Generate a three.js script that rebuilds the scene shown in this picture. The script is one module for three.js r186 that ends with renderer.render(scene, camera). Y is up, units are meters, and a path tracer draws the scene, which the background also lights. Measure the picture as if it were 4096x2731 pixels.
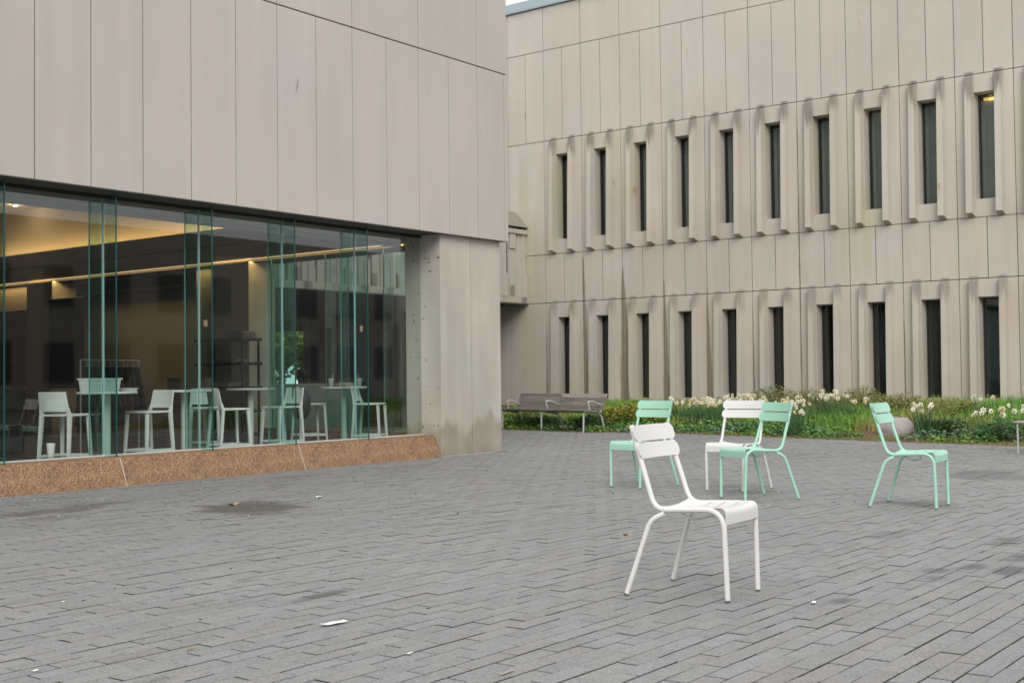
import * as THREE from 'three';
import { mergeGeometries } from 'three/addons/utils/BufferGeometryUtils.js';
import { MarchingCubes } from 'three/addons/objects/MarchingCubes.js';
import { RectAreaLightUniformsLib } from 'three/addons/lights/RectAreaLightUniformsLib.js';

// ---------- camera, sky, sun, exposure ----------
const scene = new THREE.Scene();
const camera = new THREE.PerspectiveCamera(31.16, 1024 / 682, 0.1, 400);
{
  const yaw = THREE.MathUtils.degToRad(37.349), pitch = THREE.MathUtils.degToRad(1.676);
  camera.position.set(0, 1.2, 0);
  camera.lookAt(Math.cos(yaw) * Math.cos(pitch), 1.2 + Math.sin(pitch), -Math.sin(yaw) * Math.cos(pitch));
  camera.rotateZ(THREE.MathUtils.degToRad(-0.699));
  camera.focus = 6.4; camera.userData.fStop = 9;
}
const SUN_DIR = new THREE.Vector3(-0.62, 0.56, 0.56).normalize();
{
  const w = 64, h = 32, d = new Float32Array(w * h * 4);
  for (let j = 0; j < h; j++) for (let i = 0; i < w; i++) {
    const e = Math.max(0, Math.sin((j + 0.5) / h * Math.PI - Math.PI / 2)), L = 0.86 + 0.16 * e, k = (j * w + i) * 4;
    d[k] = L * 0.985; d[k + 1] = L; d[k + 2] = L * 1.025; d[k + 3] = 1;
  }
  const t = new THREE.DataTexture(d, w, h, THREE.RGBAFormat, THREE.FloatType);
  t.mapping = THREE.EquirectangularReflectionMapping; t.magFilter = t.minFilter = THREE.LinearFilter; t.needsUpdate = true;
  scene.background = t; scene.environment = t;
}
const sun = new THREE.DirectionalLight(new THREE.Color(1, 0.965, 0.91), 1.5);
sun.position.copy(SUN_DIR).multiplyScalar(60).add(new THREE.Vector3(12, 0, -8)); sun.target.position.set(12, 0, -8);
sun.castShadow = true; sun.shadow.radius = 60; sun.shadow.mapSize.set(2048, 2048);
Object.assign(sun.shadow.camera, { left: -30, right: 30, top: 30, bottom: -30, near: 1, far: 140 });
scene.add(sun, sun.target);
RectAreaLightUniformsLib.init();
const renderer = new THREE.WebGLRenderer({ antialias: true });
renderer.setSize(1024, 682); renderer.shadowMap.enabled = true;
renderer.toneMapping = THREE.LinearToneMapping; renderer.toneMappingExposure = 1.33;

// ---------- helpers ----------
let seed = 12345;
const rnd = () => { seed |= 0; seed = seed + 0x6D2B79F5 | 0; let t = Math.imul(seed ^ seed >>> 15, 1 | seed); t = t + Math.imul(t ^ t >>> 7, 61 | t) ^ t; return ((t ^ t >>> 14) >>> 0) / 4294967296; };
const rr = (a, b) => a + (b - a) * rnd();
const clamp = (x, a = 0, b = 1) => Math.min(b, Math.max(a, x));
const sm = (a, b, x) => { const t = clamp((x - a) / (b - a)); return t * t * (3 - 2 * t); };
const mix = (a, b, t) => a + (b - a) * t;
const V = (x, y, z) => new THREE.Vector3(x, y, z);
const hash = (x, y, s) => { let h = Math.imul(x, 374761393) + Math.imul(y, 668265263) + Math.imul(s, 974711) | 0; h = Math.imul(h ^ h >>> 13, 1274126177); return ((h ^ h >>> 16) >>> 0) / 4294967296; };
function vn(x, y, s = 0, per = 0) {
  const xi = Math.floor(x), yi = Math.floor(y), fx = x - xi, fy = y - yi, u = fx * fx * (3 - 2 * fx), v = fy * fy * (3 - 2 * fy);
  const P = n => per ? ((n % per) + per) % per : n;
  const a = hash(P(xi), P(yi), s), b = hash(P(xi + 1), P(yi), s), c = hash(P(xi), P(yi + 1), s), d = hash(P(xi + 1), P(yi + 1), s);
  return mix(mix(a, b, u), mix(c, d, u), v);
}
function fbm(x, y, o = 4, s = 0, per = 0) { let a = 0.5, r = 0, n = 0; for (let i = 0; i < o; i++) { r += a * vn(x, y, s + i, per); n += a; a *= 0.5; x *= 2; y *= 2; per *= 2; } return r / n; }
const enc = c => { c = clamp(c); return 255 * (c <= 0.0031308 ? c * 12.92 : 1.055 * Math.pow(c, 1 / 2.4) - 0.055); };
function tex(w, h, fn, repeat) {      // fn(u, v) -> linear [r, g, b]
  const d = new Uint8Array(w * h * 4);
  for (let j = 0; j < h; j++) for (let i = 0; i < w; i++) { const c = fn((i + 0.5) / w, (j + 0.5) / h), k = (j * w + i) * 4; d[k] = enc(c[0]); d[k + 1] = enc(c[1]); d[k + 2] = enc(c[2]); d[k + 3] = 255; }
  const t = new THREE.DataTexture(d, w, h); t.colorSpace = THREE.SRGBColorSpace; t.magFilter = THREE.LinearFilter; t.minFilter = THREE.LinearMipmapLinearFilter; t.generateMipmaps = true;
  t.wrapS = t.wrapT = repeat ? THREE.RepeatWrapping : THREE.ClampToEdgeWrapping; if (repeat) t.repeat.set(1 / repeat, 1 / repeat); t.needsUpdate = true; return t;
}
function htex(n, fn, repeat) {        // grey height map
  const d = new Uint8Array(n * n * 4);
  for (let j = 0; j < n; j++) for (let i = 0; i < n; i++) { const c = 255 * clamp(fn((i + 0.5) / n, (j + 0.5) / n)), k = (j * n + i) * 4; d[k] = d[k + 1] = d[k + 2] = c; d[k + 3] = 255; }
  const t = new THREE.DataTexture(d, n, n); t.magFilter = THREE.LinearFilter; t.wrapS = t.wrapT = THREE.RepeatWrapping; t.repeat.set(1 / repeat, 1 / repeat); t.needsUpdate = true; return t;
}
const lin = (r, g, b) => new THREE.Color().setRGB(r, g, b);
const mat = (r, g, b, rough = 0.8, o = {}) => new THREE.MeshStandardMaterial({ color: lin(r, g, b), roughness: rough, ...o });

// geometry collector: flat faces, uv in metres by the way a face points (own uv function optional)
class GB {
  constructor() { this.p = []; }
  tri(a, b, c, n) {
    const e1 = b.clone().sub(a), e2 = c.clone().sub(a), m = e1.cross(e2);
    if (n && m.dot(n) < 0) [b, c] = [c, b];
    this.p.push(a.x, a.y, a.z, b.x, b.y, b.z, c.x, c.y, c.z); return this;
  }
  quad(a, b, c, d, n) { return this.tri(a, b, c, n).tri(a, c, d, n); }
  hull(quads, c) { for (const q of quads) { const m = q[0].clone().add(q[1]).add(q[2]).add(q[3]).multiplyScalar(0.25).sub(c); this.quad(...q, m); } return this; }
  // eight corners: lower ring a (4), upper ring b (4)
  frustum(a, b) { const c = V(0, 0, 0); [...a, ...b].forEach(q => c.add(q)); c.multiplyScalar(1 / 8); const Q = [a, b]; for (let i = 0; i < 4; i++) { const j = (i + 1) % 4; Q.push([a[i], a[j], b[j], b[i]]); } return this.hull(Q, c); }
  geo() { const g = new THREE.BufferGeometry(); g.setAttribute('position', new THREE.Float32BufferAttribute(this.p, 3)); g.computeVertexNormals(); return metreUV(g); }
}
function metreUV(g) {
  if (g.index) g = g.toNonIndexed();
  const p = g.attributes.position, n = g.attributes.normal, uv = new Float32Array(p.count * 2);
  for (let i = 0; i < p.count; i++) {
    const ax = Math.abs(n.getX(i)), ay = Math.abs(n.getY(i)), az = Math.abs(n.getZ(i));
    if (ay >= ax && ay >= az) { uv[2 * i] = p.getX(i); uv[2 * i + 1] = p.getZ(i); } else if (ax > az) { uv[2 * i] = p.getZ(i); uv[2 * i + 1] = p.getY(i); } else { uv[2 * i] = p.getX(i); uv[2 * i + 1] = p.getY(i); }
  }
  g.setAttribute('uv', new THREE.BufferAttribute(uv, 2)); return g;
}
function faceUV(g, fn) { const p = g.attributes.position, uv = g.attributes.uv; for (let i = 0; i < p.count; i++) { const q = fn(p.getX(i), p.getY(i), p.getZ(i)); uv.setXY(i, q[0], q[1]); } return g; }
const box = (x0, x1, y0, y1, z0, z1) => metreUV(new THREE.BoxGeometry(x1 - x0, y1 - y0, z1 - z0).translate((x0 + x1) / 2, (y0 + y1) / 2, (z0 + z1) / 2));
// box with chamfered vertical and horizontal edges on all sides
function cbox(x0, x1, y0, y1, z0, z1, c = 0.005) {
  const g = new GB(), C = V((x0 + x1) / 2, (y0 + y1) / 2, (z0 + z1) / 2), Q = [];
  const f = (ax, s) => { // face corners
    const lo = [x0, y0, z0], hi = [x1, y1, z1], [i, j] = [[1, 2], [0, 2], [0, 1]][ax], r = [];
    for (const [a, b] of [[0, 0], [1, 0], [1, 1], [0, 1]]) { const v = [0, 0, 0]; v[ax] = s ? hi[ax] : lo[ax]; v[i] = a ? hi[i] - c : lo[i] + c; v[j] = b ? hi[j] - c : lo[j] + c; r.push(V(...v)); }
    return r;
  };
  const F = {}; for (let a = 0; a < 3; a++) for (let s = 0; s < 2; s++) { F[a + '' + s] = f(a, s); Q.push(F[a + '' + s]); }
  const K = (ax, s, bits) => { const [i, j] = [[1, 2], [0, 2], [0, 1]][ax]; const m = bits[i] + 2 * bits[j]; return F[ax + '' + s][[0, 1, 3, 2][m]]; };
  for (const [a, b] of [[0, 1], [0, 2], [1, 2]]) for (let s = 0; s < 2; s++) for (let t = 0; t < 2; t++) {
    const o = 3 - a - b, B = (e) => { const v = [0, 0, 0]; v[a] = s; v[b] = t; v[o] = e; return v; };
    Q.push([K(a, s, B(0)), K(a, s, B(1)), K(b, t, B(1)), K(b, t, B(0))]);
  }
  g.hull(Q, C);
  for (let s = 0; s < 2; s++) for (let t = 0; t < 2; t++) for (let e = 0; e < 2; e++) { const b = [s, t, e], P = [K(0, s, b), K(1, t, b), K(2, e, b)], m = P[0].clone().add(P[1]).add(P[2]).multiplyScalar(1 / 3).sub(C); g.tri(...P, m); }
  return g.geo();
}
function path(pts, r = 0.05) {          // polyline with rounded corners -> CurvePath
  const cp = new THREE.CurvePath(); let a = pts[0];
  for (let i = 1; i < pts.length; i++) {
    const b = pts[i];
    if (i < pts.length - 1) {
      const c = pts[i + 1], rad = Array.isArray(r) ? r[i] : r, d1 = a.clone().sub(b), d2 = c.clone().sub(b), k = Math.min(rad, d1.length() * 0.49, d2.length() * 0.49);
      const p1 = b.clone().add(d1.setLength(k)), p2 = b.clone().add(d2.setLength(k));
      cp.add(new THREE.LineCurve3(a, p1)); cp.add(new THREE.QuadraticBezierCurve3(p1, b, p2)); a = p2;
    } else cp.add(new THREE.LineCurve3(a, b));
  }
  return cp;
}
function capTube(curve, seg, r, rs = 10) {
  const t = new THREE.TubeGeometry(curve, seg, r, rs, false).toNonIndexed(), L = [t];
  for (const e of [0, 1]) { const q = curve.getPointAt(e), d = curve.getTangentAt(e).multiplyScalar(e ? 1 : -1), c = new THREE.CircleGeometry(r, rs).toNonIndexed(); c.applyQuaternion(new THREE.Quaternion().setFromUnitVectors(V(0, 0, 1), d)); c.translate(q.x, q.y, q.z); L.push(c); }
  return mergeGeometries(L);
}
const rod = (a, b, r, rs = 8) => capTube(new THREE.LineCurve3(a, b), 1, r, rs);
const cyl = (x, y0, y1, z, r0, r1 = r0, n = 20) => new THREE.CylinderGeometry(r1, r0, y1 - y0, n).toNonIndexed().translate(x, (y0 + y1) / 2, z);
// curved plate: fn(u, v) in [0,1]^2 -> point on mid surface; th thickness along its normal
function plate(nu, nv, fn, th) {
  const P = [], N = [], e = 1e-3;
  for (let i = 0; i <= nu; i++) for (let j = 0; j <= nv; j++) { const u = i / nu, v = j / nv, p = fn(u, v), du = fn(Math.min(1, u + e), v).sub(fn(Math.max(0, u - e), v)), dv = fn(u, Math.min(1, v + e)).sub(fn(u, Math.max(0, v - e))); const n = du.cross(dv).normalize(); P.push(p); N.push(n); }
  const pos = [], nor = [], id = (i, j) => i * (nv + 1) + j;
  const push = (k, s, n) => { const p = P[k].clone().addScaledVector(N[k], s * th / 2); pos.push(p.x, p.y, p.z); const m = n || N[k].clone().multiplyScalar(s); nor.push(m.x, m.y, m.z); };
  for (let i = 0; i < nu; i++) for (let j = 0; j < nv; j++) { const a = id(i, j), b = id(i + 1, j), c = id(i + 1, j + 1), d = id(i, j + 1); for (const k of [a, b, c, a, c, d]) push(k, 1); for (const k of [a, c, b, a, d, c]) push(k, -1); }
  const rim = []; for (let i = 0; i < nu; i++) rim.push([id(i, 0), id(i + 1, 0)]); for (let j = 0; j < nv; j++) rim.push([id(nu, j), id(nu, j + 1)]); for (let i = nu; i > 0; i--) rim.push([id(i, nv), id(i - 1, nv)]); for (let j = nv; j > 0; j--) rim.push([id(0, j), id(0, j - 1)]);
  for (const [a, b] of rim) { const t = P[b].clone().sub(P[a]), n = t.cross(N[a]).normalize(); push(a, 1, n); push(a, -1, n); push(b, -1, n); push(a, 1, n); push(b, -1, n); push(b, 1, n); }
  const g = new THREE.BufferGeometry(); g.setAttribute('position', new THREE.Float32BufferAttribute(pos, 3)); g.setAttribute('normal', new THREE.Float32BufferAttribute(nor, 3)); return metreUV(g);
}
const used = {};
const numbered = n => { used[n] = (used[n] ?? -1) + 1; return used[n] ? n + '_' + String(used[n]).padStart(3, '0') : n; };
function obj(name, g, m, parent) {
  if (Array.isArray(g)) g = mergeGeometries(g.map(q => { q = q.index ? q.toNonIndexed() : q; if (!q.attributes.uv) metreUV(q); return q; }));
  const o = new THREE.Mesh(g, m); o.name = parent ? name : numbered(name); o.castShadow = o.receiveShadow = true; (parent || scene).add(o); return o;
}
function tag(o, label, category, group) { o.userData.label = label; o.userData.category = category; if (group) o.userData.group = group; return o; }
function thing(name, label, category, pos = [0, 0, 0], turn = 0, group) { const o = new THREE.Group(); o.name = numbered(name); o.position.set(...pos); o.rotation.y = turn; scene.add(o); return tag(o, label, category, group); }
function dup(o, label, pos, turn) { const c = o.clone(); c.name = numbered(o.name.replace(/_\d\d\d$/, '')); c.userData = { ...o.userData, label }; c.position.set(...pos); c.rotation.y = turn; scene.add(c); return c; }
const structure = o => { o.userData.kind = 'structure'; return o; };
const stuff = o => { o.userData.kind = 'stuff'; return o; };
const turnTo = (dx, dz) => Math.atan2(dx, dz);     // local +z looks along (dx, dz)

// ---------- shared measures ----------
const XB = 26.8, BJ = 1.22, BZ0 = -19.279;                       // far building: face, bay, first bay joint
const L1 = 10.045, L2 = 7.577, L3 = 4.497, L4 = 3.19, LP = 11.27; // its horizontal joints and roof line
const ZW = -12.22, ZC = -12.33, ZG = -12.745, SOF = 3.43, AJ = 0.7025, AX0 = 7.441; // near building
const edgeX = z => { const P = [[-30, 23.2], [-17.2, 22.19], [-16, 22.0], [-14.6, 21.72], [-13.8, 22.0], [-12.7, 22.15], [-9, 21.15], [-5.5, 20.42], [0, 19.3], [12, 17.4]]; for (let i = 1; i < P.length; i++) if (z <= P[i][0]) return mix(P[i - 1][1], P[i][1], clamp((z - P[i - 1][0]) / (P[i][0] - P[i - 1][0]))); return 17.4; };
const bedY = (x, z) => { const t = clamp((x - edgeX(z)) / (XB - edgeX(z))); return 0.012 + 0.42 * sm(0.06, 0.95, t) + 0.05 * (fbm(x * 1.3, z * 1.3, 3, 40) - 0.5) * sm(0.05, 0.3, t); };

// ---------- materials ----------
const finebump = htex(256, (u, v) => 0.5 * fbm(u * 32, v * 32, 3, 5, 32) + 0.5 * hash(u * 256 | 0, v * 256 | 0, 3), 0.6);
const isPil = (o) => Math.min(Math.abs(o - 0.306), Math.abs(o - 0.914));   // distance to a pilaster axis inside a bay
const WEDGE = [[1, 4.4, 0.03, 0.15, 0.075], [2, 4.1, 0.0, 0.40, 0.10], [3, 3.75, 0.0, 0.22, 0.05], [4, 3.4, 0.0, 0.19, 0.04], [5, 2.9, 0.0, 0.06, 0], [6, 7.3, 0.012, 0.035, 0.0], [0, 2.6, 0, 0.05, 0.0], [8, 2.4, 0.01, 0.03, 0]];
const RUST = [[-17.05, 6.25, 0.5], [-14.85, 9.3, 0.7], [-19.9, 8.4, 0.6], [-8.63, 5.25, 1], [-16.45, 6.0, 0.7], [-10.4, 9.2, 0.4]];
const concB = tex(2048, 1230, (u, v) => {
  const z = -22 + u * 20, y = v * 12, b = (z - BZ0) / BJ, bi = Math.floor(b), o = (b - bi) * BJ;
  const row = y > L1 ? 3 : y > L2 ? 2 : y > L3 ? 1 : y > L4 ? 0 : -1, half = row === 2 || row === 0 ? (o > BJ / 2 ? 1 : 0) : 0;
  let c = [0.495, 0.452, 0.397];
  const tone = 1 + 0.05 * (hash(bi * 2 + half, row + 9, 7) - 0.5) + 0.17 * (fbm(z * 0.7, y * 0.7, 4, 1) - 0.5) + (y > L2 ? 0.08 : 0.15) * (fbm(z * 7, y * 0.45, 3, 11) - 0.5) + 0.09 * (hash(u * 2048 | 0, v * 1230 | 0, 2) - 0.5);
  c = c.map((q) => q * tone);
  const cool = sm(0.58, 0.78, fbm(z * 0.55 + 9, y * 0.5, 3, 31)) * 0.5; c = [mix(c[0], c[0] * 0.95, cool), mix(c[1], c[1] * 1.0, cool), mix(c[2], c[2] * 1.07, cool)];
  // lichen-yellow tint in patches of the lower panels
  const yl = (y < L2 ? 1 : 0.15) * sm(0.46, 0.72, fbm(z * 1.6, y * 0.5, 4, 21)) * (0.5 + 0.5 * sm(0.35, 0.0, Math.abs(o - BJ / 2) < 0.3 ? 0 : 0.35)) * 0.75;
  c = [mix(c[0], c[0] * 0.95, yl), mix(c[1], c[1] * 0.965, yl), mix(c[2], c[2] * 0.77, yl)];
  const pk = (y < L2 ? 1 : 0.2) * sm(0.63, 0.8, fbm(z * 1.1, y * 0.8 + 4, 3, 51)) * 0.6; c = [c[0] * (1 + 0.02 * pk), c[1] * (1 - 0.06 * pk), c[2] * (1 - 0.1 * pk)];
  // dirt where water leaves the pilaster tops
  for (const [lt, len, k] of [[L2, 0.5, 0.9], [L4, 0.45, 0.66]]) if (y < lt + 0.06 && y > lt - len * 1.6 && b > 0) {
    const d = isPil(o) + 0.05 * (fbm(z * 9, y * 2.2, 3, 61) - 0.5), drip = lt - len * (0.35 + 1.2 * fbm(z * 11, bi, 3, 71)), a = k * sm(0.13, 0.04, d) * sm(drip - 0.1, drip + 0.26, y) * (0.6 + 0.6 * fbm(z * 14, y * 3, 3, 81));
    c = [mix(c[0], 0.20, a), mix(c[1], 0.178, a), mix(c[2], 0.155, a)];
  }
  // dark water wedges under the joints
  for (const [k, top, w0, w1, off] of WEDGE) {
    const zc = BZ0 + k * BJ, t = (top - y) / top; if (t < 0) continue;
    const w = mix(w0, w1, Math.pow(t, 0.75)) * (0.85 + 0.35 * fbm(y * 2.2, k, 3, 91)), d = Math.abs(z - zc - off * t) - w / 2, a = 0.85 * sm(0.018, -0.012, d + 0.02 * (fbm(z * 20, y * 4, 2, 95) - 0.5)) * sm(0, 0.04, t);
    c = [mix(c[0], 0.225, a), mix(c[1], 0.19, a), mix(c[2], 0.135, a)];
  }
  for (const [rz, ry, k] of RUST) { const dz = Math.abs(z - rz), dy = ry - y; if (dz < 0.05 && dy > -0.04 && dy < 0.35) { const a = k * sm(0.03, 0.004, dz + 0.012 * fbm(y * 30, rz, 2, 5)) * (dy < 0.1 ? 1 : sm(0.35, 0.1, dy) * 0.4); c = [mix(c[0], 0.30, a), mix(c[1], 0.13, a), mix(c[2], 0.06, a)]; } }
  // splash soil at the joints of the top row
  if (y > LP - 0.55) { const a = 0.3 * sm(LP - 0.5 + 0.3 * fbm(z * 6, 3, 3, 44), LP, y) * fbm(z * 10, y, 3, 45); c = c.map(q => q * (1 - a)); }
  return c;
});
const uvB = g => faceUV(g, (x, y, z) => [(z + 22) / 20 + (x - XB) * 0.002, y / 12]);
const concA = tex(1792, 1024, (u, v) => {
  const x = 2 + u * 14, y = 3 + v * 8, p = Math.floor((x - AX0) / AJ);
  let c = [0.47, 0.426, 0.378];
  const tone = 1 + 0.035 * (hash(p, y > 6.19 ? 1 : 0, 17) - 0.5) + 0.15 * (fbm(x * 0.6, y * 0.6, 4, 101) - 0.5) + 0.09 * (fbm(x * 5, y * 0.4, 3, 111) - 0.5) + 0.08 * (hash(u * 1792 | 0, v * 1024 | 0, 12) - 0.5);
  c = c.map(q => q * tone);
  const cool = sm(0.57, 0.75, fbm(x * 0.7 + 3, y * 0.6 + 8, 3, 131)) * 0.7; c = [c[0] * (1 - 0.04 * cool), c[1] * (1 + 0.01 * cool), c[2] * (1 + 0.07 * cool)];
  { const t = (y - 5.05) / 0.24, dx = x - (11.28 + 0.05 * t); if (t > 0 && t < 1) { const a = 0.5 * sm(0.022, 0.004, Math.abs(dx)) * Math.sin(t * 3.14); c = c.map(q => q * (1 - a)); } }   // scuff
  { const dx = Math.abs(x - 12.02), dy = 7.0 - y; if (dx < 0.03 && dy > 0 && dy < 0.18) { const a = 0.6 * sm(0.02, 0.004, dx) * sm(0.18, 0.02, dy); c = c.map(q => q * (1 - a)); } }
  return c;
});
const uvA = g => faceUV(g, (x, y, z) => [(x - 2) / 14 + (z - ZW) * 0.01, (y - 3) / 8]);
const concCol = tex(512, 1024, (u, v) => {
  const x = u * 2, y = v * 4;
  let c = [0.44, 0.408, 0.355];
  const tone = 1 + 0.34 * (fbm(x * 1.5, y * 0.9, 4, 201) - 0.5) + 0.2 * (fbm(x * 9, y * 0.6, 3, 211) - 0.5) + 0.1 * (hash(u * 512 | 0, v * 1024 | 0, 5) - 0.5); c = c.map(q => q * tone);
  const g = sm(0.5, 0.7, fbm(x * 1.2, y * 0.8, 3, 221)) * 0.6; c = [c[0] * (1 - 0.05 * g), c[1] * (1 + 0.01 * g), c[2] * (1 + 0.03 * g)];
  const hgt = 0.42 + 0.5 * (fbm(x * 3.2, 0.5, 3, 231) - 0.3), a = 0.62 * sm(hgt + 0.08, hgt - 0.14, y + 0.12 * (fbm(x * 8, y * 8, 3, 233) - 0.5)) * (0.55 + 0.6 * fbm(x * 5, y * 5, 3, 241));
  c = [mix(c[0], 0.205, a), mix(c[1], 0.178, a), mix(c[2], 0.118, a)];
  const pit = fbm(x * 17, y * 15, 2, 251); if (pit > 0.80 && (u < 0.17 || u > 0.93)) c = c.map(q => q * mix(1, 0.4, sm(0.80, 0.86, pit)));
  return c;
}); concCol.wrapS = concCol.wrapT = THREE.RepeatWrapping;
const aggregate = tex(1024, 1024, (u, v) => {      // exposed brown pebbles: cells of 7 mm or so
  const n = 130, X = u * n, Y = v * n, xi = Math.floor(X), yi = Math.floor(Y); let d1 = 9, d2 = 9, id = 0;
  for (let a = -1; a <= 1; a++) for (let b = -1; b <= 1; b++) { const cx = (xi + a + n) % n, cy = (yi + b + n) % n, dx = xi + a + hash(cx, cy, 1) - X, dy = yi + b + hash(cx, cy, 2) - Y, d = dx * dx + dy * dy; if (d < d1) { d2 = d1; d1 = d; id = hash(cx, cy, 3); } else if (d < d2) d2 = d; }
  const e = Math.sqrt(d2) - Math.sqrt(d1), k = id < 0.2 ? [0.62, 0.42, 0.24] : id < 0.55 ? [0.36, 0.18, 0.075] : id < 0.82 ? [0.22, 0.095, 0.04] : [0.46, 0.33, 0.22], m = sm(0.02, 0.22, e), t = 0.62 + 0.42 * fbm(u * 8, v * 8, 3, 9, 8);
  return k.map((q, i) => t * mix([0.12, 0.07, 0.04][i], q, m));
}, 1);
const M = {
  concB: new THREE.MeshStandardMaterial({ map: concB, roughness: 0.92, bumpMap: finebump, bumpScale: 0.002 }),
  concA: new THREE.MeshStandardMaterial({ map: concA, roughness: 0.92, bumpMap: finebump, bumpScale: 0.002 }),
  col: new THREE.MeshStandardMaterial({ map: concCol, roughness: 0.93, bumpMap: finebump, bumpScale: 0.003 }),
  agg: new THREE.MeshStandardMaterial({ map: aggregate, roughness: 0.85, bumpMap: finebump, bumpScale: 0.004 }),
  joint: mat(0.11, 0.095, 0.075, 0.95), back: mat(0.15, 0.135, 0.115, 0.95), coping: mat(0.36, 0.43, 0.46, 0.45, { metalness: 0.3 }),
  glass: new THREE.MeshPhysicalMaterial({ color: lin(0.955, 0.985, 0.975), roughness: 0.01, transmission: 1, thickness: 0, ior: 1.5 }),
  fin: new THREE.MeshPhysicalMaterial({ color: lin(0.80, 0.925, 0.895), roughness: 0.02, transmission: 1, thickness: 0, ior: 1.5 }),
  finEdge: mat(0.012, 0.075, 0.068, 0.15), seam: mat(0.16, 0.33, 0.32, 0.3), sill: mat(0.5, 0.49, 0.46, 0.5), dark: mat(0.02, 0.02, 0.022, 0.6),
  floor: mat(0.06, 0.06, 0.058, 0.5), ceil: mat(0.30, 0.285, 0.25, 0.9), ceilHi: mat(0.24, 0.19, 0.14, 0.9), wall: mat(0.33, 0.27, 0.21, 0.9), wallPale: mat(0.5, 0.455, 0.38, 0.9), red: mat(0.12, 0.035, 0.022, 0.8),
  led: new THREE.MeshStandardMaterial({ color: lin(0.8, 0.7, 0.5), emissive: lin(1.0, 0.66, 0.32), emissiveIntensity: 0.62 }),
  stool: mat(0.66, 0.655, 0.62, 0.45), black: mat(0.018, 0.018, 0.02, 0.5), paper: mat(0.62, 0.60, 0.56, 0.9),
  white: new THREE.MeshPhysicalMaterial({ color: lin(0.64, 0.63, 0.605), roughness: 0.42, clearcoat: 0.15, clearcoatRoughness: 0.4 }),
  mint: new THREE.MeshPhysicalMaterial({ color: lin(0.345, 0.61, 0.47), roughness: 0.42, clearcoat: 0.15, clearcoatRoughness: 0.4 }),
  foot: mat(0.10, 0.095, 0.085, 0.7), steel: mat(0.52, 0.51, 0.49, 0.45, { metalness: 0.35 }),
};

// ---------- ground and paving ----------
structure(obj('ground', metreUV(new THREE.PlaneGeometry(360, 360).rotateX(-Math.PI / 2).translate(20, -0.03, -20)), mat(0.11, 0.105, 0.098, 0.95)));
const PW = 0.3145, PD = 0.104, STAINS_AND_SHADE = [ // x, z, rx, rz, strength, brown
  [7.70, -9.02, 0.50, 0.56, 0.85, 1], [8.05, -9.3, 0.25, 0.4, 0.6, 1], [7.5, -8.7, 0.3, 0.35, 0.6, 1], [4.80, -5.02, 0.17, 0.055, 0.75, 0], [4.65, -5.0, 0.1, 0.045, 0.6, 0], [6.21, -2.57, 0.13, 0.055, 0.75, 0], [6.08, -2.6, 0.05, 0.03, 0.35, 0],
  [7.75, -2.36, 0.16, 0.07, 0.7, 0], [7.45, -2.5, 0.14, 0.07, 0.65, 0], [7.7, -2.12, 0.22, 0.09, 0.7, 0], [7.2, -2.42, 0.1, 0.06, 0.55, 0], [8.3, -2.2, 0.28, 0.12, 0.6, 0], [9.0, -2.5, 0.3, 0.1, 0.5, 0], [14.7, -4.35, 0.75, 0.4, 0.5, 0], [14.4, -3.9, 0.4, 0.3, 0.4, 0],
  [11.15, -3.95, 0.16, 0.36, 0.55, 0], [11.0, -3.6, 0.14, 0.2, 0.45, 0], [11.4, -3.75, 0.2, 0.14, 0.3, 0], [6.5, -10.4, 0.55, 0.2, 0.65, 1], [7.1, -10.6, 0.4, 0.14, 0.55, 1], [6.2, -9.9, 0.3, 0.2, 0.35, 1], [4.93, -5.73, 0.12, 0.05, 0.4, 0], [5.28, -6.45, 0.12, 0.05, 0.4, 0], [11.5, -5.6, 0.25, 0.3, 0.35, 0], [12, -6, 0.3, 0.2, 0.25, 0], [4.25, -6.9, 0.08, 0.05, 0.4, 0],  // line opens with chair shade painted as dark patches under the mint chair
  [10.5, -11.4, 0.6, 0.18, 0.3, 1], [12.4, -11.3, 0.5, 0.15, 0.3, 1], [9.2, -11.9, 0.8, 0.1, 0.35, 1], [9.3, -6.6, 0.3, 0.1, 0.3, 0], [16.8, -10.4, 0.4, 0.08, 0.35, 0], [18.2, -11.6, 0.3, 0.06, 0.35, 0], [3.0, -4.15, 0.15, 0.06, 0.4, 0], [8.9, -3.3, 0.3, 0.12, 0.3, 0], [12.9, -8.2, 0.5, 0.12, 0.25, 0], [14.9, -9.2, 0.5, 0.1, 0.25, 0], [17, -7.6, 0.6, 0.12, 0.25, 0]];
function stainShadeAt(x, z) {
  let s = 0, b = 0; const wob = fbm(x * 7, z * 7, 3, 301) - 0.5;
  for (const [sx, sz, rx, rz, k, br] of STAINS_AND_SHADE) { const dx = (x - sx) / rx, dz = (z - sz) / rz, q = dx * dx + dz * dz; if (q < 2.6) { const a = k * sm(1.15, 0.7, Math.sqrt(q) + wob * 0.9); if (a > s) { s = a; b = br; } } }
  return [s, b];
}
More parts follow.
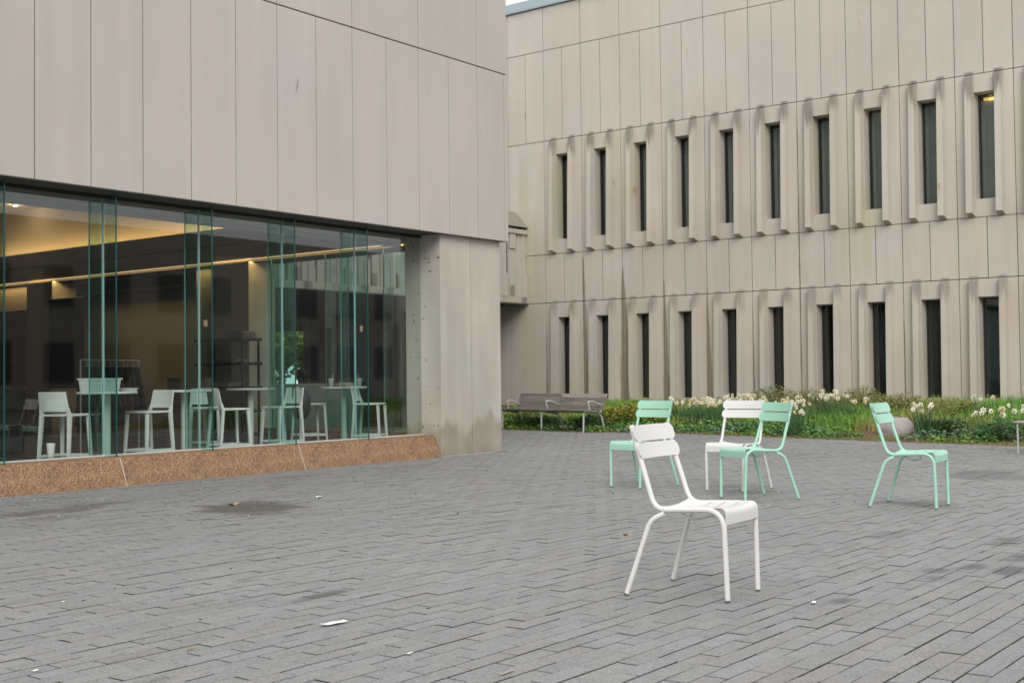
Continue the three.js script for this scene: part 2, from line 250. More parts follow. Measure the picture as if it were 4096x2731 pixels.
{
  const tile = tex(1024, 1024, (u, v) => {
    const g = 0.86 + 0.62 * (vn(u * 420, v * 420, 401, 420) - 0.5) + 0.4 * (fbm(u * 180, v * 180, 2, 403, 180) - 0.5) + 0.16 * (fbm(u * 12, v * 12, 3, 405, 12) - 0.5);
    const n = 150, xi = Math.floor(u * n), yi = Math.floor(v * n), fx = u * n - xi - hash(xi, yi, 31), fy = v * n - yi - hash(xi, yi, 32), h = hash(xi, yi, 33), fl = h > 0.93 ? sm(0.09, 0.03, fx * fx + fy * fy) : 0;
    const q = mix(g, 1.0, fl * 0.5); return [q * (1 + fl * 0.25), q * (1 + fl * 0.25), q * (0.995 + fl * 0.25)];
  }, 1.6);
  const pm = new THREE.MeshStandardMaterial({ map: tile, vertexColors: true, roughness: 0.66, bumpMap: finebump, bumpScale: 0.0025 });
  const paving = new THREE.Group(); paving.name = 'paving'; structure(paving); scene.add(paving);
  camera.updateMatrixWorld(); camera.updateProjectionMatrix();
  const list = [], inv = camera.matrixWorldInverse.copy(camera.matrixWorld).invert(), q = V(0, 0, 0);
  for (let r = -190; r <= 135; r++) {
    const z0 = -1.974 + r * PD; if (z0 < -21.5 || z0 > 6) continue;
    for (let k = -30; k < 60; k++) {
      const x0 = 5.013 + k * PW + (r & 1 ? PW / 2 : 0) + (hash(r, 0, 6) - 0.5) * 0.03, x1 = x0 + PW; if (x1 < 1 || x0 > edgeX(z0 + PD / 2) + 0.04) continue;
      if (z0 < -12.25 && x1 < 15.9) continue;
      q.set((x0 + x1) / 2, 0, z0 + PD / 2).applyMatrix4(inv); const depth = -q.z, sx = q.x / depth, sy = q.y / depth, seen = depth > 0.5 && Math.abs(sx) < 0.43 && Math.abs(sy) < 0.285;
      if (!seen && (depth < 1 || Math.abs(sx) > 0.8)) continue;
      list.push([x0, x1, z0, z0 + PD, depth, seen, r, k]);
    }
  }
  const near = new Set(list.filter(p => p[5]).sort((a, b) => a[4] - b[4]).slice(0, 300));
  const A = { p: [], n: [], u: [], c: [] };
  function paver(p, o) {
    const [x0, x1, z0, z1, depth, , r, k] = p, hh = (a) => hash(r, k, a), gx = 0.0030 + 0.0055 * hh(1) * hh(12) + (depth > 8 ? 0.001 : 0), gz = (depth > 11 ? 0.0014 : 0.0024) + 0.0016 * hh(2), c = depth > 11 ? 0.0015 : 0.0022, y = (hh(3) - 0.5) * 0.005, tx = (hh(4) - 0.5) * 0.006, tz = (hh(5) - 0.5) * 0.01;
    const X0 = x0 + gx, X1 = x1 - gx, Z0 = z0 + gz, Z1 = z1 - gz, ou = hh(6) * 1.6, ov = hh(7) * 1.6, xm = (x0 + x1) / 2, zm = (z0 + z1) / 2;
    const big = fbm(xm * 0.35, zm * 0.35, 3, 311), t = 0.262 * (1 + 0.12 * (hh(8) - 0.5) + 0.14 * (big - 0.5)), kind = hh(9), warm = sm(0.45, 0.7, fbm(xm * 0.45 + 7, zm * 0.45, 3, 321));
    const tint = kind < 0.2 ? [1.02, 0.99, 0.965] : kind < 0.42 ? [0.985, 1.0, 1.012] : [0.997, 1.003, 0.982];
    const col = (x, z) => {
      const [s, br] = stainShadeAt(x, z), w = warm * 0.5 * sm(0.4, 0.75, fbm(x * 2.5, z * 2.5, 3, 331)), dirt = (xm > 5 && xm < 13 && zm < -7.2 && zm > -12.4 ? 1 : 0.25) * sm(0.55, 0.78, fbm(x * 5, z * 9, 4, 341)) * 0.3;
      const m = [t * tint[0] * (1 + 0.02 * w), t * tint[1] * (1 - 0.01 * w), t * tint[2] * (1 - 0.04 * w)], a = Math.max(s, dirt);
      return a === s && !br ? m.map((q, i) => mix(q, [0.072, 0.072, 0.074][i], a)) : m.map((q, i) => mix(q, [0.092, 0.078, 0.062][i], a));
    };
    const H = (x, z) => y + tx * (x - xm) + tz * (z - zm), st = stainShadeAt(xm, zm)[0] > 0.01 || stainShadeAt(X0, Z0)[0] > 0.01 || stainShadeAt(X1, Z1)[0] > 0.01 || stainShadeAt(X0, Z1)[0] > 0.01, nu = st ? (p[5] && depth < 9 ? 7 : 4) : 1, nv = st ? 2 : 1;
    const put = (x, yy, z, n, cc) => { o.p.push(x, yy, z); o.n.push(...n); o.u.push(x + ou, z + ov); o.c.push(...cc); };
    for (let i = 0; i < nu; i++) for (let j = 0; j < nv; j++) {
      const a = mix(X0 + c, X1 - c, i / nu), b = mix(X0 + c, X1 - c, (i + 1) / nu), e = mix(Z0 + c, Z1 - c, j / nv), f = mix(Z0 + c, Z1 - c, (j + 1) / nv);
      const P = [[a, e], [a, f], [b, f], [b, e]]; for (const m of [0, 1, 2, 0, 2, 3]) put(P[m][0], H(...P[m]), P[m][1], [0, 1, 0], col(...P[m]));
    }
    const T = [[X0 + c, Z0 + c], [X0 + c, Z1 - c], [X1 - c, Z1 - c], [X1 - c, Z0 + c]], B = [[X0, Z0], [X0, Z1], [X1, Z1], [X1, Z0]], N = [[-1, 0], [0, 1], [1, 0], [0, -1]], cm = col(xm, zm), S = 0.7071, grime = [0.082, 0.077, 0.07], edge = depth > 11 ? cm : cm.map((q, i) => mix(q, grime[i], 0.3));
    for (let i = 0; i < 4; i++) {
      const j = (i + 1) % 4, n = [N[i][0] * S, S, N[i][1] * S], n2 = [N[i][0], 0, N[i][1]];
      const Q = [[...T[i], H(...T[i])], [...B[i], H(...T[i]) - c], [...B[j], H(...T[j]) - c], [...T[j], H(...T[j])]]; for (const m of [0, 1, 2, 0, 2, 3]) put(Q[m][0], Q[m][2], Q[m][1], n, edge);
      { const R = [[...B[i], H(...T[i]) - c], [...B[i], -0.028], [...B[j], -0.028], [...B[j], H(...T[j]) - c]]; for (const m of [0, 1, 2, 0, 2, 3]) put(R[m][0], R[m][2], R[m][1], n2, grime); }
    }
  }
  const finish = o => { const g = new THREE.BufferGeometry(); g.setAttribute('position', new THREE.Float32BufferAttribute(o.p, 3)); g.setAttribute('normal', new THREE.Float32BufferAttribute(o.n, 3)); g.setAttribute('uv', new THREE.Float32BufferAttribute(o.u, 2)); g.setAttribute('color', new THREE.Float32BufferAttribute(o.c, 3)); return g; };
  for (const p of list) if (near.has(p)) { const o = { p: [], n: [], u: [], c: [] }; paver(p, o); obj('paver', finish(o), pm, paving); } else paver(p, A);
  stuff(obj('far_pavers', finish(A), pm, paving));
  // sand in the joints
  obj('joint_sand', metreUV(new THREE.PlaneGeometry(34, 30).rotateX(-Math.PI / 2).translate(12, -0.019, -7)), mat(0.05, 0.047, 0.043, 1), paving);
  console.log('pavers', list.length, A.p.length / 9);
}

// ---------- far concrete building with window bays ----------
const yB = V(0, 1, 0), mX = V(-1, 0, 0);
function panelX(z0, z1, y0, y1, x = XB, th = 0.05, c = 0.004) { return uvB(cbox(x, x + th, y0, y1, z0, z1, c)); }
{
  const b = thing('concrete_building', 'long concrete building with two rows of narrow recessed windows behind the garden', 'building');
  const G = 0.0075, zEnd = BZ0 + 14 * BJ, zFar = -28.5;
  const jointBack = (z0, z1, y0, y1) => box(XB + 0.022, XB + 0.2, y0, y1, z0, z1);
  // backing behind solid rows, end walls, roof, rooms
  obj('backing', [jointBack(zFar, zEnd, L2, LP), jointBack(zFar, BZ0, 0, L2), jointBack(BZ0, zEnd, L3 - 0.02, L4)].map(g => metreUV(g)), M.joint, b);
  obj('roof', [box(XB + 0.2, 44, LP - 0.3, LP - 0.05, zFar, zEnd)], M.back, b);
  obj('end_wall', [box(XB + 0.02, 44, 0, LP, zFar - 0.3, zFar), box(XB + 0.02, 44, 0, LP, zEnd, zEnd + 0.3), box(43.7, 44, 0, LP, zFar, zEnd)], M.back, b);
  obj('floor_slab', [box(XB + 0.2, 43.7, L4 - 0.05, L3 - 0.1, zFar, zEnd), box(XB + 0.2, 43.7, L2 - 0.05, L2 + 0.3, zFar, zEnd), box(XB + 0.2, 43.7, -0.02, 0.3, zFar, zEnd)], mat(0.09, 0.085, 0.08, 0.9), b);
  obj('room_partition', [box(XB + 4, XB + 4.1, 0.3, L4 - 0.05, zFar, zEnd), box(XB + 4, XB + 4.1, L3 - 0.1, L2 - 0.05, zFar, zEnd)], mat(0.10, 0.10, 0.095, 0.9), b);
  obj('coping', cbox(XB - 0.045, XB + 0.5, LP + 0.004, LP + 0.25, zFar, zEnd + 0.3, 0.012), M.coping, b);
  obj('coping_lip', cbox(XB - 0.06, XB + 0.02, LP - 0.03, LP + 0.002, zFar, zEnd + 0.3, 0.006), M.coping, b);
  // plain panels
  const P = (z0, z1, y0, y1) => obj('panel', panelX(z0 + G, z1 - G, y0 + G, y1 - G), M.concB, b);
  for (let i = -6; i < 14; i++) {
    const z = BZ0 + i * BJ, h = BJ / 2;
    P(z, z + BJ, L1, LP - 0.03);
    for (const k of [0, 1]) P(z + k * h, z + (k + 1) * h, L2, L1);
    if (i >= 0) for (const k of [0, 1]) P(z + k * h, z + (k + 1) * h, L4, L3);
    else { P(z, z + BJ, L3, L2); P(z, z + BJ, L4, L3); P(z, z + BJ, 0, L4); }
  }
  obj('passage_shade_wall', [0, 1, 2, 3, 4, 5].map(k => cbox(XB - 0.05 - 0.02 * (k & 1), XB - 0.006, 0, L4 - 0.03, -28.4 + k * 1.2, -28.4 + k * 1.2 + 1.19, 0.004)), mat(0.035, 0.037, 0.038, 0.9), b);  // dark sheets added over the facade, bridge shade put into their colour
  // window bays
  const paneMat = new THREE.MeshPhysicalMaterial({ color: lin(0.84, 0.875, 0.86), roughness: 0.03, transmission: 1, thickness: 0, ior: 1.52 });
  const blindMat = mat(0.31, 0.335, 0.325, 0.85), dim = mat(0.035, 0.035, 0.034, 0.8), frameMat = mat(0.035, 0.033, 0.03, 0.5);
  const bay = (z0, y0, y1, wy0, wy1, up) => {
    const a = z0 + G, d = z0 + BJ - G, w0 = z0 + 0.392, w1 = z0 + 0.828, D = 0.27, g = new GB(), p = (z, y, x = XB) => V(x, y, z), c = 0.014;
    const Y0 = y0 + G, Y1 = y1 - G;
    g.quad(p(a, Y0), p(w0, Y0), p(w0, Y1), p(a, Y1), mX).quad(p(w1, Y0), p(d, Y0), p(d, Y1), p(w1, Y1), mX).quad(p(w0, wy1), p(w1, wy1), p(w1, Y1), p(w0, Y1), mX).quad(p(w0, Y0), p(w1, Y0), p(w1, wy0), p(w0, wy0), mX);
    const X = XB + D;   // reveals: splayed a little at the head and sill
    g.quad(p(w0, wy0), p(w0 + c, wy0 + c, X), p(w0 + c, wy1 - c, X), p(w0, wy1), V(0, 0, 1)).quad(p(w1, wy0), p(w1 - c, wy0 + c, X), p(w1 - c, wy1 - c, X), p(w1, wy1), V(0, 0, -1));
    g.quad(p(w0, wy1), p(w1, wy1), p(w1 - c, wy1 - c, X), p(w0 + c, wy1 - c, X), V(0, -1, 0)).quad(p(w0, wy0), p(w1, wy0), p(w1 - c, wy0 + c, X), p(w0 + c, wy0 + c, X), V(0, 1, 0));
    g.quad(p(a, Y0), p(a, Y1), p(a, Y1, XB + 0.05), p(a, Y0, XB + 0.05), V(0, 0, -1)).quad(p(d, Y0), p(d, Y1), p(d, Y1, XB + 0.05), p(d, Y0, XB + 0.05), V(0, 0, 1)).quad(p(a, Y1), p(d, Y1), p(d, Y1, XB + 0.05), p(a, Y1, XB + 0.05), V(0, 1, 0)).quad(p(a, Y0), p(d, Y0), p(d, Y0, XB + 0.05), p(a, Y0, XB + 0.05), V(0, -1, 0));
    obj('window_panel', uvB(g.geo()), M.concB, b);
    // wall behind the panel keeps the room dark
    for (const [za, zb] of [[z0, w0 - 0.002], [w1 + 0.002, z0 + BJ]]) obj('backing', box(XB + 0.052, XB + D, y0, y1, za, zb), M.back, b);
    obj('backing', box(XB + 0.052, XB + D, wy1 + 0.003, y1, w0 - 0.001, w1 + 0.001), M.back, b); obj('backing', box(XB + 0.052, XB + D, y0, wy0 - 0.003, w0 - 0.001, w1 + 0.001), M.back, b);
    for (const [s0, s1] of [[0.236, 0.366], [0.854, 0.984]]) {   // pilasters, sloped out at the head, cut back underneath
      const f = 0.016, q0 = z0 + s0, q1 = z0 + s1, yb = up ? y0 + 0.018 : 0.0, yf = up ? y0 + 0.085 : 0.0, k = new GB();
      const ring = (yw, yo, pr) => [p(q0 - f, yw), p(q1 + f, yw), p(q1, yo, XB - pr), p(q0, yo, XB - pr)];
      k.frustum(ring(yb, yf, 0.2), ring(Y1 - 0.004, Y1 - 0.03, 0.12));
      obj('pilaster', uvB(k.geo()), M.concB, b);
    }
    const w = obj('window', [box(X, X + 0.05, wy0, wy1, w0 - 0.02, w0 + 0.035), box(X, X + 0.05, wy0, wy1, w1 - 0.035, w1 + 0.02), box(X, X + 0.05, wy1 - 0.045, wy1 + 0.01, w0 + 0.035, w1 - 0.035), box(X, X + 0.05, wy0 - 0.01, wy0 + 0.035, w0 + 0.035, w1 - 0.035)], frameMat, b);
    obj('pane', box(X + 0.018, X + 0.026, wy0 + 0.03, wy1 - 0.04, w0 + 0.03, w1 - 0.03), paneMat, w);
    if (up) { // pale slatted blind and the reveal lining behind the pane
      const L = []; const drop = hash(Math.round(z0 * 100), 1, 77) * 0.25; for (let k = 0; k < 4; k++) { const q = w0 + 0.03 + k * 0.097; L.push(box(X + 0.16 + 0.012 * (k & 1), X + 0.166 + 0.012 * (k & 1), wy0, wy1 - 0.02 - drop * 0.4, q, q + 0.094)); }
      obj('blind', L, blindMat, w);
    }
    else obj('blind', box(X + 0.25, X + 0.256, wy0, wy1, w0 - 0.3, w0 + 0.13 + 0.1 * hash(Math.round(z0 * 100), 2, 5)), dim, w);
  };
  for (let i = 0; i < 14; i++) { const z = BZ0 + i * BJ; bay(z, L3, L2, 4.885, 7.18, true); bay(z, 0, L4, 0.62, 2.795, false); }
  // the two ceiling lights that show at window heads
  for (const [i, w] of [[9, 0.34], [7, 0.22]]) {
    const z = BZ0 + i * BJ + 0.42, y = 7.165, xx = XB + 0.46;
    const L = obj('ceiling_light', box(xx, xx + 0.06, y - 0.19, y - 0.03, z + 0.39 - w, z + 0.39), new THREE.MeshStandardMaterial({ color: lin(0.5, 0.4, 0.2), emissive: lin(1, 0.62, 0.16), emissiveIntensity: 0.6 }), b);
    const q = new THREE.PointLight(new THREE.Color(1, 0.72, 0.35), 0.08, 4); q.position.set(xx - 0.02, y - 0.1, z + 0.39 - w / 2); q.castShadow = true; q.shadow.radius = 3; scene.add(q);
  }
}

// ---------- link bridge between the two buildings ----------
{
  const b = thing('link_bridge', 'raised concrete link block with staggered vertical ribs between the two buildings', 'bridge');
  const z = -19.86, x0 = 16.02, x1 = XB - 0.01, y0 = 3.2, y1 = 5.2;
  const uvL = g => faceUV(g, (x, y, zz) => [((x * 0.8) % 16) / 20 + 0.3 + zz * 0.003, y / 12 + 0.33]);
  obj('deck', box(x0, x1, y0, y1 - 0.05, -28.79, z - 0.14), M.back, b); obj('rear_block', [box(x0, 42, y0, 3.7, -32, -28.81), box(x0, 42, 2.9, y0 - 0.002, -32, -31.7)], M.back, b);
  obj('soffit', box(x0, x1, y0 - 0.03, y0 - 0.004, -28.79, z - 0.002), mat(0.10, 0.095, 0.09, 0.9), b);
  obj('base_band', uvL(cbox(x0, x1, y0, y0 + 0.16, z - 0.14, z, 0.006)), M.concB, b);
  obj('top_band', uvL(cbox(x0, x1, y1 - 0.12, y1, z - 0.14, z, 0.006)), M.concB, b);
  let x = x0, k = 0;
  while (x < x1 - 0.1) {   // staggered ribs with notches
    const w = [0.2, 0.13, 0.26, 0.11, 0.18][k % 5], X1 = Math.min(x + w, x1 - 0.005), pr = [0.0, -0.075, -0.02, -0.11, -0.045][(k * 3) % 5], cut = [0.62, 1.1, 0.35, 0.85, 1.3][(k * 2) % 5], a = y0 + 0.165, t = y1 - 0.125;
    obj('rib', [uvL(cbox(x + 0.004, X1, a, a + cut, z - 0.14, z + pr, 0.005)), uvL(cbox(x + 0.004, X1, a + cut + 0.004, t, z - 0.14, z + pr - 0.06 + (k % 2 ? 0.1 : 0.0) * (pr < -0.05 ? 1 : 0), 0.005))], M.concB, b);
    x += w; k++;
  }
  obj('window_strip', box(x0, x1, y1 + 0.003, 5.36, z - 0.3, z - 0.2), M.dark, b);
  obj('window_rail', box(x0, x1, y1 + 0.05, y1 + 0.075, z - 0.19, z - 0.16), M.concB, b);
  for (let i = 0; i < 8; i++) obj('mullion', box(x1 - 0.22 - i * 1.4, x1 - 0.14 - i * 1.4, y1 + 0.004, 5.358, z - 0.198, z - 0.1), M.dark, b);
  const g = new GB(); g.frustum([V(x0, 5.27, z + 0.02), V(x1, 5.27, z + 0.02), V(x1, 5.27, z - 1.2), V(x0, 5.27, z - 1.2)].map(q => q.setY(q.z < z - 1 ? 5.372 : 5.272)), [V(x0, 5.74, z - 0.42), V(x1, 5.74, z - 0.42), V(x1, 5.74, z - 1.2), V(x0, 5.74, z - 1.2)]);
  obj('sloped_roof', uvL(g.geo()), mat(0.26, 0.235, 0.20, 0.95), b);
}

// ---------- near building: concrete box above a glazed cafe ----------
const cafe = thing('cafe_building', 'concrete panel building overhanging a glass walled cafe at the left', 'building');
{
  const b = cafe, XL = 2.0, XR = 15.958, TOP = 11, ZB = -28, G = 0.006, J2 = 6.19;
  const pan = (x0, x1, y0, y1) => obj('panel', uvA(cbox(x0 + G, x1 - G, y0 + (y0 > SOF + 0.1 ? G + 0.003 : 0), y1 - G - 0.003, ZW - 0.06, ZW, 0.004)), M.concA, b);
  for (let i = -8; i < 12; i++) { const x = AX0 + i * AJ; pan(x, x + AJ, SOF, J2); }
  pan(AX0 + 12 * AJ, XR, SOF, J2);
  for (let i = -7; i < 13; i += 2) { const x = AX0 + i * AJ; pan(x, Math.min(x + 2 * AJ, XR + G), J2, TOP); }
  // side faces, backing and roof
  for (let i = 0; i < 11; i++) obj('side_panel', metreUV(cbox(XR - 0.06, XR, i % 2 ? J2 + 0.01 : SOF, i % 2 ? TOP : J2 - 0.01, ZW - 0.07 - (i >> 1) * 2.8 - 2.78, ZW - 0.07 - (i >> 1) * 2.8, 0.004)), M.col, b);
  obj('backing', [box(XL, XR - 0.07, SOF + 0.03, TOP, ZW - 0.3, ZW - 0.035), box(XR - 0.3, XR - 0.062, SOF + 0.03, TOP, ZB, ZW - 0.3)], M.joint, b);
  obj('roof', box(XL, XR, TOP - 0.2, TOP - 0.01, ZB, ZW - 0.1), M.back, b);
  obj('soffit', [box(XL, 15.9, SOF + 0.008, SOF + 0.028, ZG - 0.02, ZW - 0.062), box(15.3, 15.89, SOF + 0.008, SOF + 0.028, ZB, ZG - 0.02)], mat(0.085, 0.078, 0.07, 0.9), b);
  // corner column of two slabs with a joint
  const uvC = g => faceUV(metreUV(g), (x, y, z) => [(x - 14) / 2 + (z - ZC) * 0.37, y / 4]);
  obj('column', [uvC(cbox(14.35, 15.092, -0.02, SOF + 0.006, -13.06, ZC, 0.006)), uvC(cbox(15.104, 15.85, -0.02, SOF + 0.006, -13.06, ZC, 0.006))], M.col, b);
  obj('column_joint', box(15.09, 15.106, 0, SOF, -13.0, ZC - 0.02), M.joint, b);
  // sloping plinth blocks of exposed aggregate, pale mortar between
  for (const [a, c] of [[2, 5.85], [5.862, 8.68], [8.695, 11.51], [11.525, 14.342]]) {
    const g = new GB(), H = 0.315; g.frustum([V(a, -0.02, ZC), V(c, -0.02, ZC), V(c, -0.02, -12.97), V(a, -0.02, -12.97)], [V(a, H, -12.475), V(c, H, -12.475), V(c, H, -12.97), V(a, H, -12.97)]);
    obj('plinth_block', g.geo(), M.agg, b);
    if (c < 14) { const m = new GB(); m.frustum([V(c, -0.02, ZC - 0.004), V(c + 0.014, -0.02, ZC - 0.004), V(c + 0.014, -0.02, -12.9), V(c, -0.02, -12.9)], [V(c, H - 0.002, -12.477), V(c + 0.014, H - 0.002, -12.477), V(c + 0.014, H - 0.002, -12.9), V(c, H - 0.002, -12.9)]); obj('mortar', m.geo(), mat(0.5, 0.47, 0.43, 0.95), b); }
  }
  obj('sill', cbox(2, 14.345, 0.316, 0.336, ZG - 0.05, ZG + 0.045, 0.004), M.sill, b);
  obj('head_channel', box(2, 14.345, SOF - 0.03, SOF + 0.006, ZG - 0.03, ZG + 0.03), M.dark, b);
  // glazing: panes between glass fins that reach inside and outside
  const FX = []; for (let x = 7.23 - 1.415 * 3; x < 14; x += 1.415) FX.push(x);
  for (let i = 0; i < FX.length; i++) { const a = FX[i] + 0.012, c = i + 1 < FX.length ? FX[i + 1] - 0.012 : 14.345; obj('glass_pane', box(a, c, 0.337, SOF - 0.031, ZG - 0.006, ZG + 0.006), M.glass, b); }
  for (const x of FX) {
    const f = obj('glass_fin', [box(x - 0.006, x + 0.006, 0.32, SOF - 0.001, ZG + 0.05, -12.482), box(x - 0.006, x + 0.006, 0.32, SOF - 0.032, -13.02, ZG - 0.052)], M.fin, b);
    obj('fin_edge', box(x - 0.008, x + 0.008, 0.318, SOF - 0.0005, -12.481, -12.473), M.finEdge, f);
    obj('fin_edge', box(x - 0.007, x + 0.007, 0.318, SOF - 0.033, -13.028, -13.021), M.seam, f);
    obj('seam', box(x - 0.011, x + 0.011, 0.337, SOF - 0.031, ZG - 0.008, ZG + 0.012), M.seam, f);
  }
  // end glazing on the side towards the far building
  const XE = 15.55;
  obj('end_sill', box(XE - 0.14, XE + 0.14, -0.01, 0.3, -17.78, -13.07), M.agg, b);
  const FZ = [-13.07, -14.4, -15.815, -17.23, -17.78];
  for (let i = 0; i < 4; i++) obj('glass_pane', box(XE - 0.006, XE + 0.006, 0.3, SOF - 0.01, FZ[i + 1] + 0.012, FZ[i] - 0.012), M.glass, b);
  for (let i = 1; i < 4; i++) { const f = obj('glass_fin', [box(XE + 0.03, XE + 0.28, 0.302, SOF - 0.01, FZ[i] - 0.006, FZ[i] + 0.006), box(XE - 0.28, XE - 0.03, 0.302, SOF - 0.01, FZ[i] - 0.006, FZ[i] + 0.006)], M.fin, b); obj('fin_edge', [box(XE + 0.281, XE + 0.289, 0.302, SOF - 0.01, FZ[i] - 0.008, FZ[i] + 0.008), box(XE - 0.289, XE - 0.281, 0.302, SOF - 0.01, FZ[i] - 0.008, FZ[i] + 0.008)], M.seam, f); }
  // concrete pier and solid wall behind it, with a dark bay between two pale piers
  obj('pier', [cbox(15.2, 15.85, -0.01, SOF, -18.3, -17.79, 0.006), cbox(15.2, 15.85, -0.01, SOF, -18.86, -18.31, 0.006)].map(g => metreUV(g)), M.wallPale, b);
  obj('inner_wall', [box(15.42, 15.85, 0, SOF, -19.6, -18.87), box(15.42, 15.85, 0, SOF, ZB, -25.6)], M.wall, b);
  obj('inner_pier', cbox(15.2, 15.8, 0, SOF, -25.3, -24.3, 0.006), M.wallPale, b);
  obj('bay_wall', [box(16.6, 16.8, 0, SOF, -25.6, -19.6), box(15.85, 16.6, 0, SOF, -19.7, -19.6)], mat(0.34, 0.31, 0.26, 0.9), b);
  // interior shell
  obj('interior_floor', box(XL, XE - 0.15, -0.02, 0.006, ZB, -12.98), M.floor, b);
  obj('interior_back_wall', box(XL, 17, 0, TOP - 0.3, ZB - 0.2, ZB), M.wall, b);
  obj('interior_side_wall', box(XL - 0.2, XL, 0, TOP, ZB, ZG - 0.02), M.wall, b);
  obj('window_ceiling', [box(XL, 15.28, SOF + 0.01, SOF + 0.05, -13.72, ZG - 0.022), box(XL, 15.28, SOF + 0.01, SOF + 0.05, -14.2, -13.95)], M.ceil, b);
  obj('ceiling_slot', box(XL, 15.28, SOF + 0.09, SOF + 0.11, -13.97, -13.7), M.dark, b);
  obj('window_bulkhead', box(XL, 15.28, SOF + 0.052, 5.3, -14.19, -14.1), M.ceilHi, b);
  obj('high_ceiling', box(XL, XR - 0.3, 5.2, 5.3, ZB, -14.2), M.ceilHi, b);
  obj('bulkhead', [box(15.24, 15.3, 3.5, 3.78, ZB, -13.1), box(15.24, 15.3, 3.81, 4.12, ZB, -14.21)], M.ceil, b);
  obj('cove_shelf', box(15.3, 15.66, 4.02, 4.05, ZB, -14.21), M.ceil, b);
  obj('cove_wall', box(15.61, 15.655, 4.05, 5.2, ZB, -14.21), mat(0.42, 0.36, 0.27, 0.9), b);
  obj('led_strip', box(15.24, 15.262, 3.468, 3.484, -27, -13.4), M.led, b);
  obj('cove_light', box(15.34, 15.38, 4.056, 4.07, -27, -14.6), M.led, b);
  const lamp = (w, h, I, pos, look, c = new THREE.Color(1, 0.66, 0.28)) => { const l = new THREE.RectAreaLight(c, I, w, h); l.position.set(...pos); l.lookAt(...look); scene.add(l); };
  lamp(12.4, 0.05, 19, [15.36, 4.085, -20.8], [15.6, 4.6, -20.8]);
  lamp(13.4, 0.03, 26, [15.253, 3.458, -20.2], [15.33, 2.9, -20.2]);
  // spot in the ceiling near the window
  obj('ceiling_spot', cyl(14.98, 5.165, 5.195, -25.38, 0.045), new THREE.MeshStandardMaterial({ emissive: lin(1, 0.8, 0.5), emissiveIntensity: 3 }), b);
  const sp = new THREE.PointLight(new THREE.Color(1, 0.75, 0.45), 0.5, 12); sp.position.set(14.98, 5.12, -25.38); sp.castShadow = true; scene.add(sp);
}

// ---------- plaza chairs ----------
function makeChair(name, m, label, pos, turn) {
  const t = thing(name, label, 'chair', pos, turn, 'metal chairs on the paving');
  const r = 0.0148;
  for (const s of [-1, 1]) {   // one bent tube: front leg, seat rail, back upright
    const c = path([V(s * 0.198, 0.012, 0.262), V(s * 0.208, 0.487, 0.250), V(s * 0.218, 0.468, -0.150), V(s * 0.204, 0.925, -0.298)], [0, 0.11, 0.07, 0]);
    obj('side_frame', capTube(c, 64, r, 12), m, t);
    const k = path([V(s * 0.228, 0.452, -0.088), V(s * 0.246, 0.415, -0.165), V(s * 0.276, 0.012, -0.300)], [0, 0.05, 0]);
    const leg = obj('rear_leg', capTube(k, 28, r * 0.97, 12), m, t);
    obj('foot_cap', cyl(s * 0.2765, 0.001, 0.014, -0.3005, 0.0135), M.foot, leg);
    obj('foot_cap', cyl(s * 0.198, 0.001, 0.0135, 0.2622, 0.0137), M.foot, t);
  }
  // seat slats follow the rails, dished across, the front one rolled down
  const prof = path([V(0, 0.492, -0.158), V(0, 0.4725, -0.118), V(0, 0.500, 0.264), V(0, 0.408, 0.267)], [0, 0.03, 0.095, 0]), LEN = prof.getLength();
  const at = (q) => prof.getPointAt(clamp(q / LEN));
  for (const [a, b] of [[0, 0.150], [0.161, 0.236], [0.247, 0.322], [0.333, LEN]]) obj('seat_slat', plate(14, b > 0.4 ? 16 : 5, (u, v) => { const p = at(mix(a, b, v)), x = (u - 0.5) * 0.412, dish = 0.022 * (1 - Math.pow(2 * u - 1, 2)) * sm(LEN, LEN - 0.2, mix(a, b, v)); return V(-x, p.y - dish, p.z); }, 0.005), m, t);
  // two bowed back slats with rounded ends
  for (const [y0, y1] of [[0.742, 0.826], [0.836, 0.924]]) obj('back_slat', plate(24, 6, (u, v) => {
    const w = 0.238, R = 0.024, x = (u * 2 - 1) * w, e = Math.max(0, Math.abs(x) - (w - R)), hh = (y1 - y0) / 2, k = (hh - R + Math.sqrt(Math.max(0, R * R - e * e))) / hh, y = (y0 + y1) / 2 + (v - 0.5) * 2 * hh * k;
    const f = (y - 0.468) / 0.457; return V(x, y, -0.150 - 0.148 * f + 0.021 - 0.026 * (1 - (x / w) ** 2));
  }, 0.005), m, t);
  obj('under_hook', capTube(path([V(-0.2, 0.455, 0.0), V(-0.14, 0.418, 0.055), V(0.14, 0.418, 0.055), V(0.2, 0.455, 0.0)], 0.05), 24, 0.0055, 6), m, t);
  obj('cross_bar', rod(V(-0.212, 0.463, -0.09), V(0.212, 0.463, -0.09), 0.009), m, t);
  return t;
}
const whiteChair = makeChair('metal_chair', M.white, 'white metal chair alone nearest the camera, facing right', [6.02, 0, -3.315], turnTo(0.05, 1));
dup(whiteChair, 'white metal chair in the back group, half hidden behind a mint chair', [11.58, 0, -5.93], turnTo(-1, 0.06));
const mintChair = makeChair('metal_chair', M.mint, 'mint green metal chair alone at the right, turned sideways', [10.96, 0, -3.85], turnTo(0.06, 1));
dup(mintChair, 'mint green metal chair in front of the far white chair, facing left', [10.85, 0, -5.34], turnTo(-0.88, -0.47));
dup(mintChair, 'mint green metal chair behind the near white chair, close to the wooden bench', [11.42, 0, -6.98], turnTo(-1, -0.13));

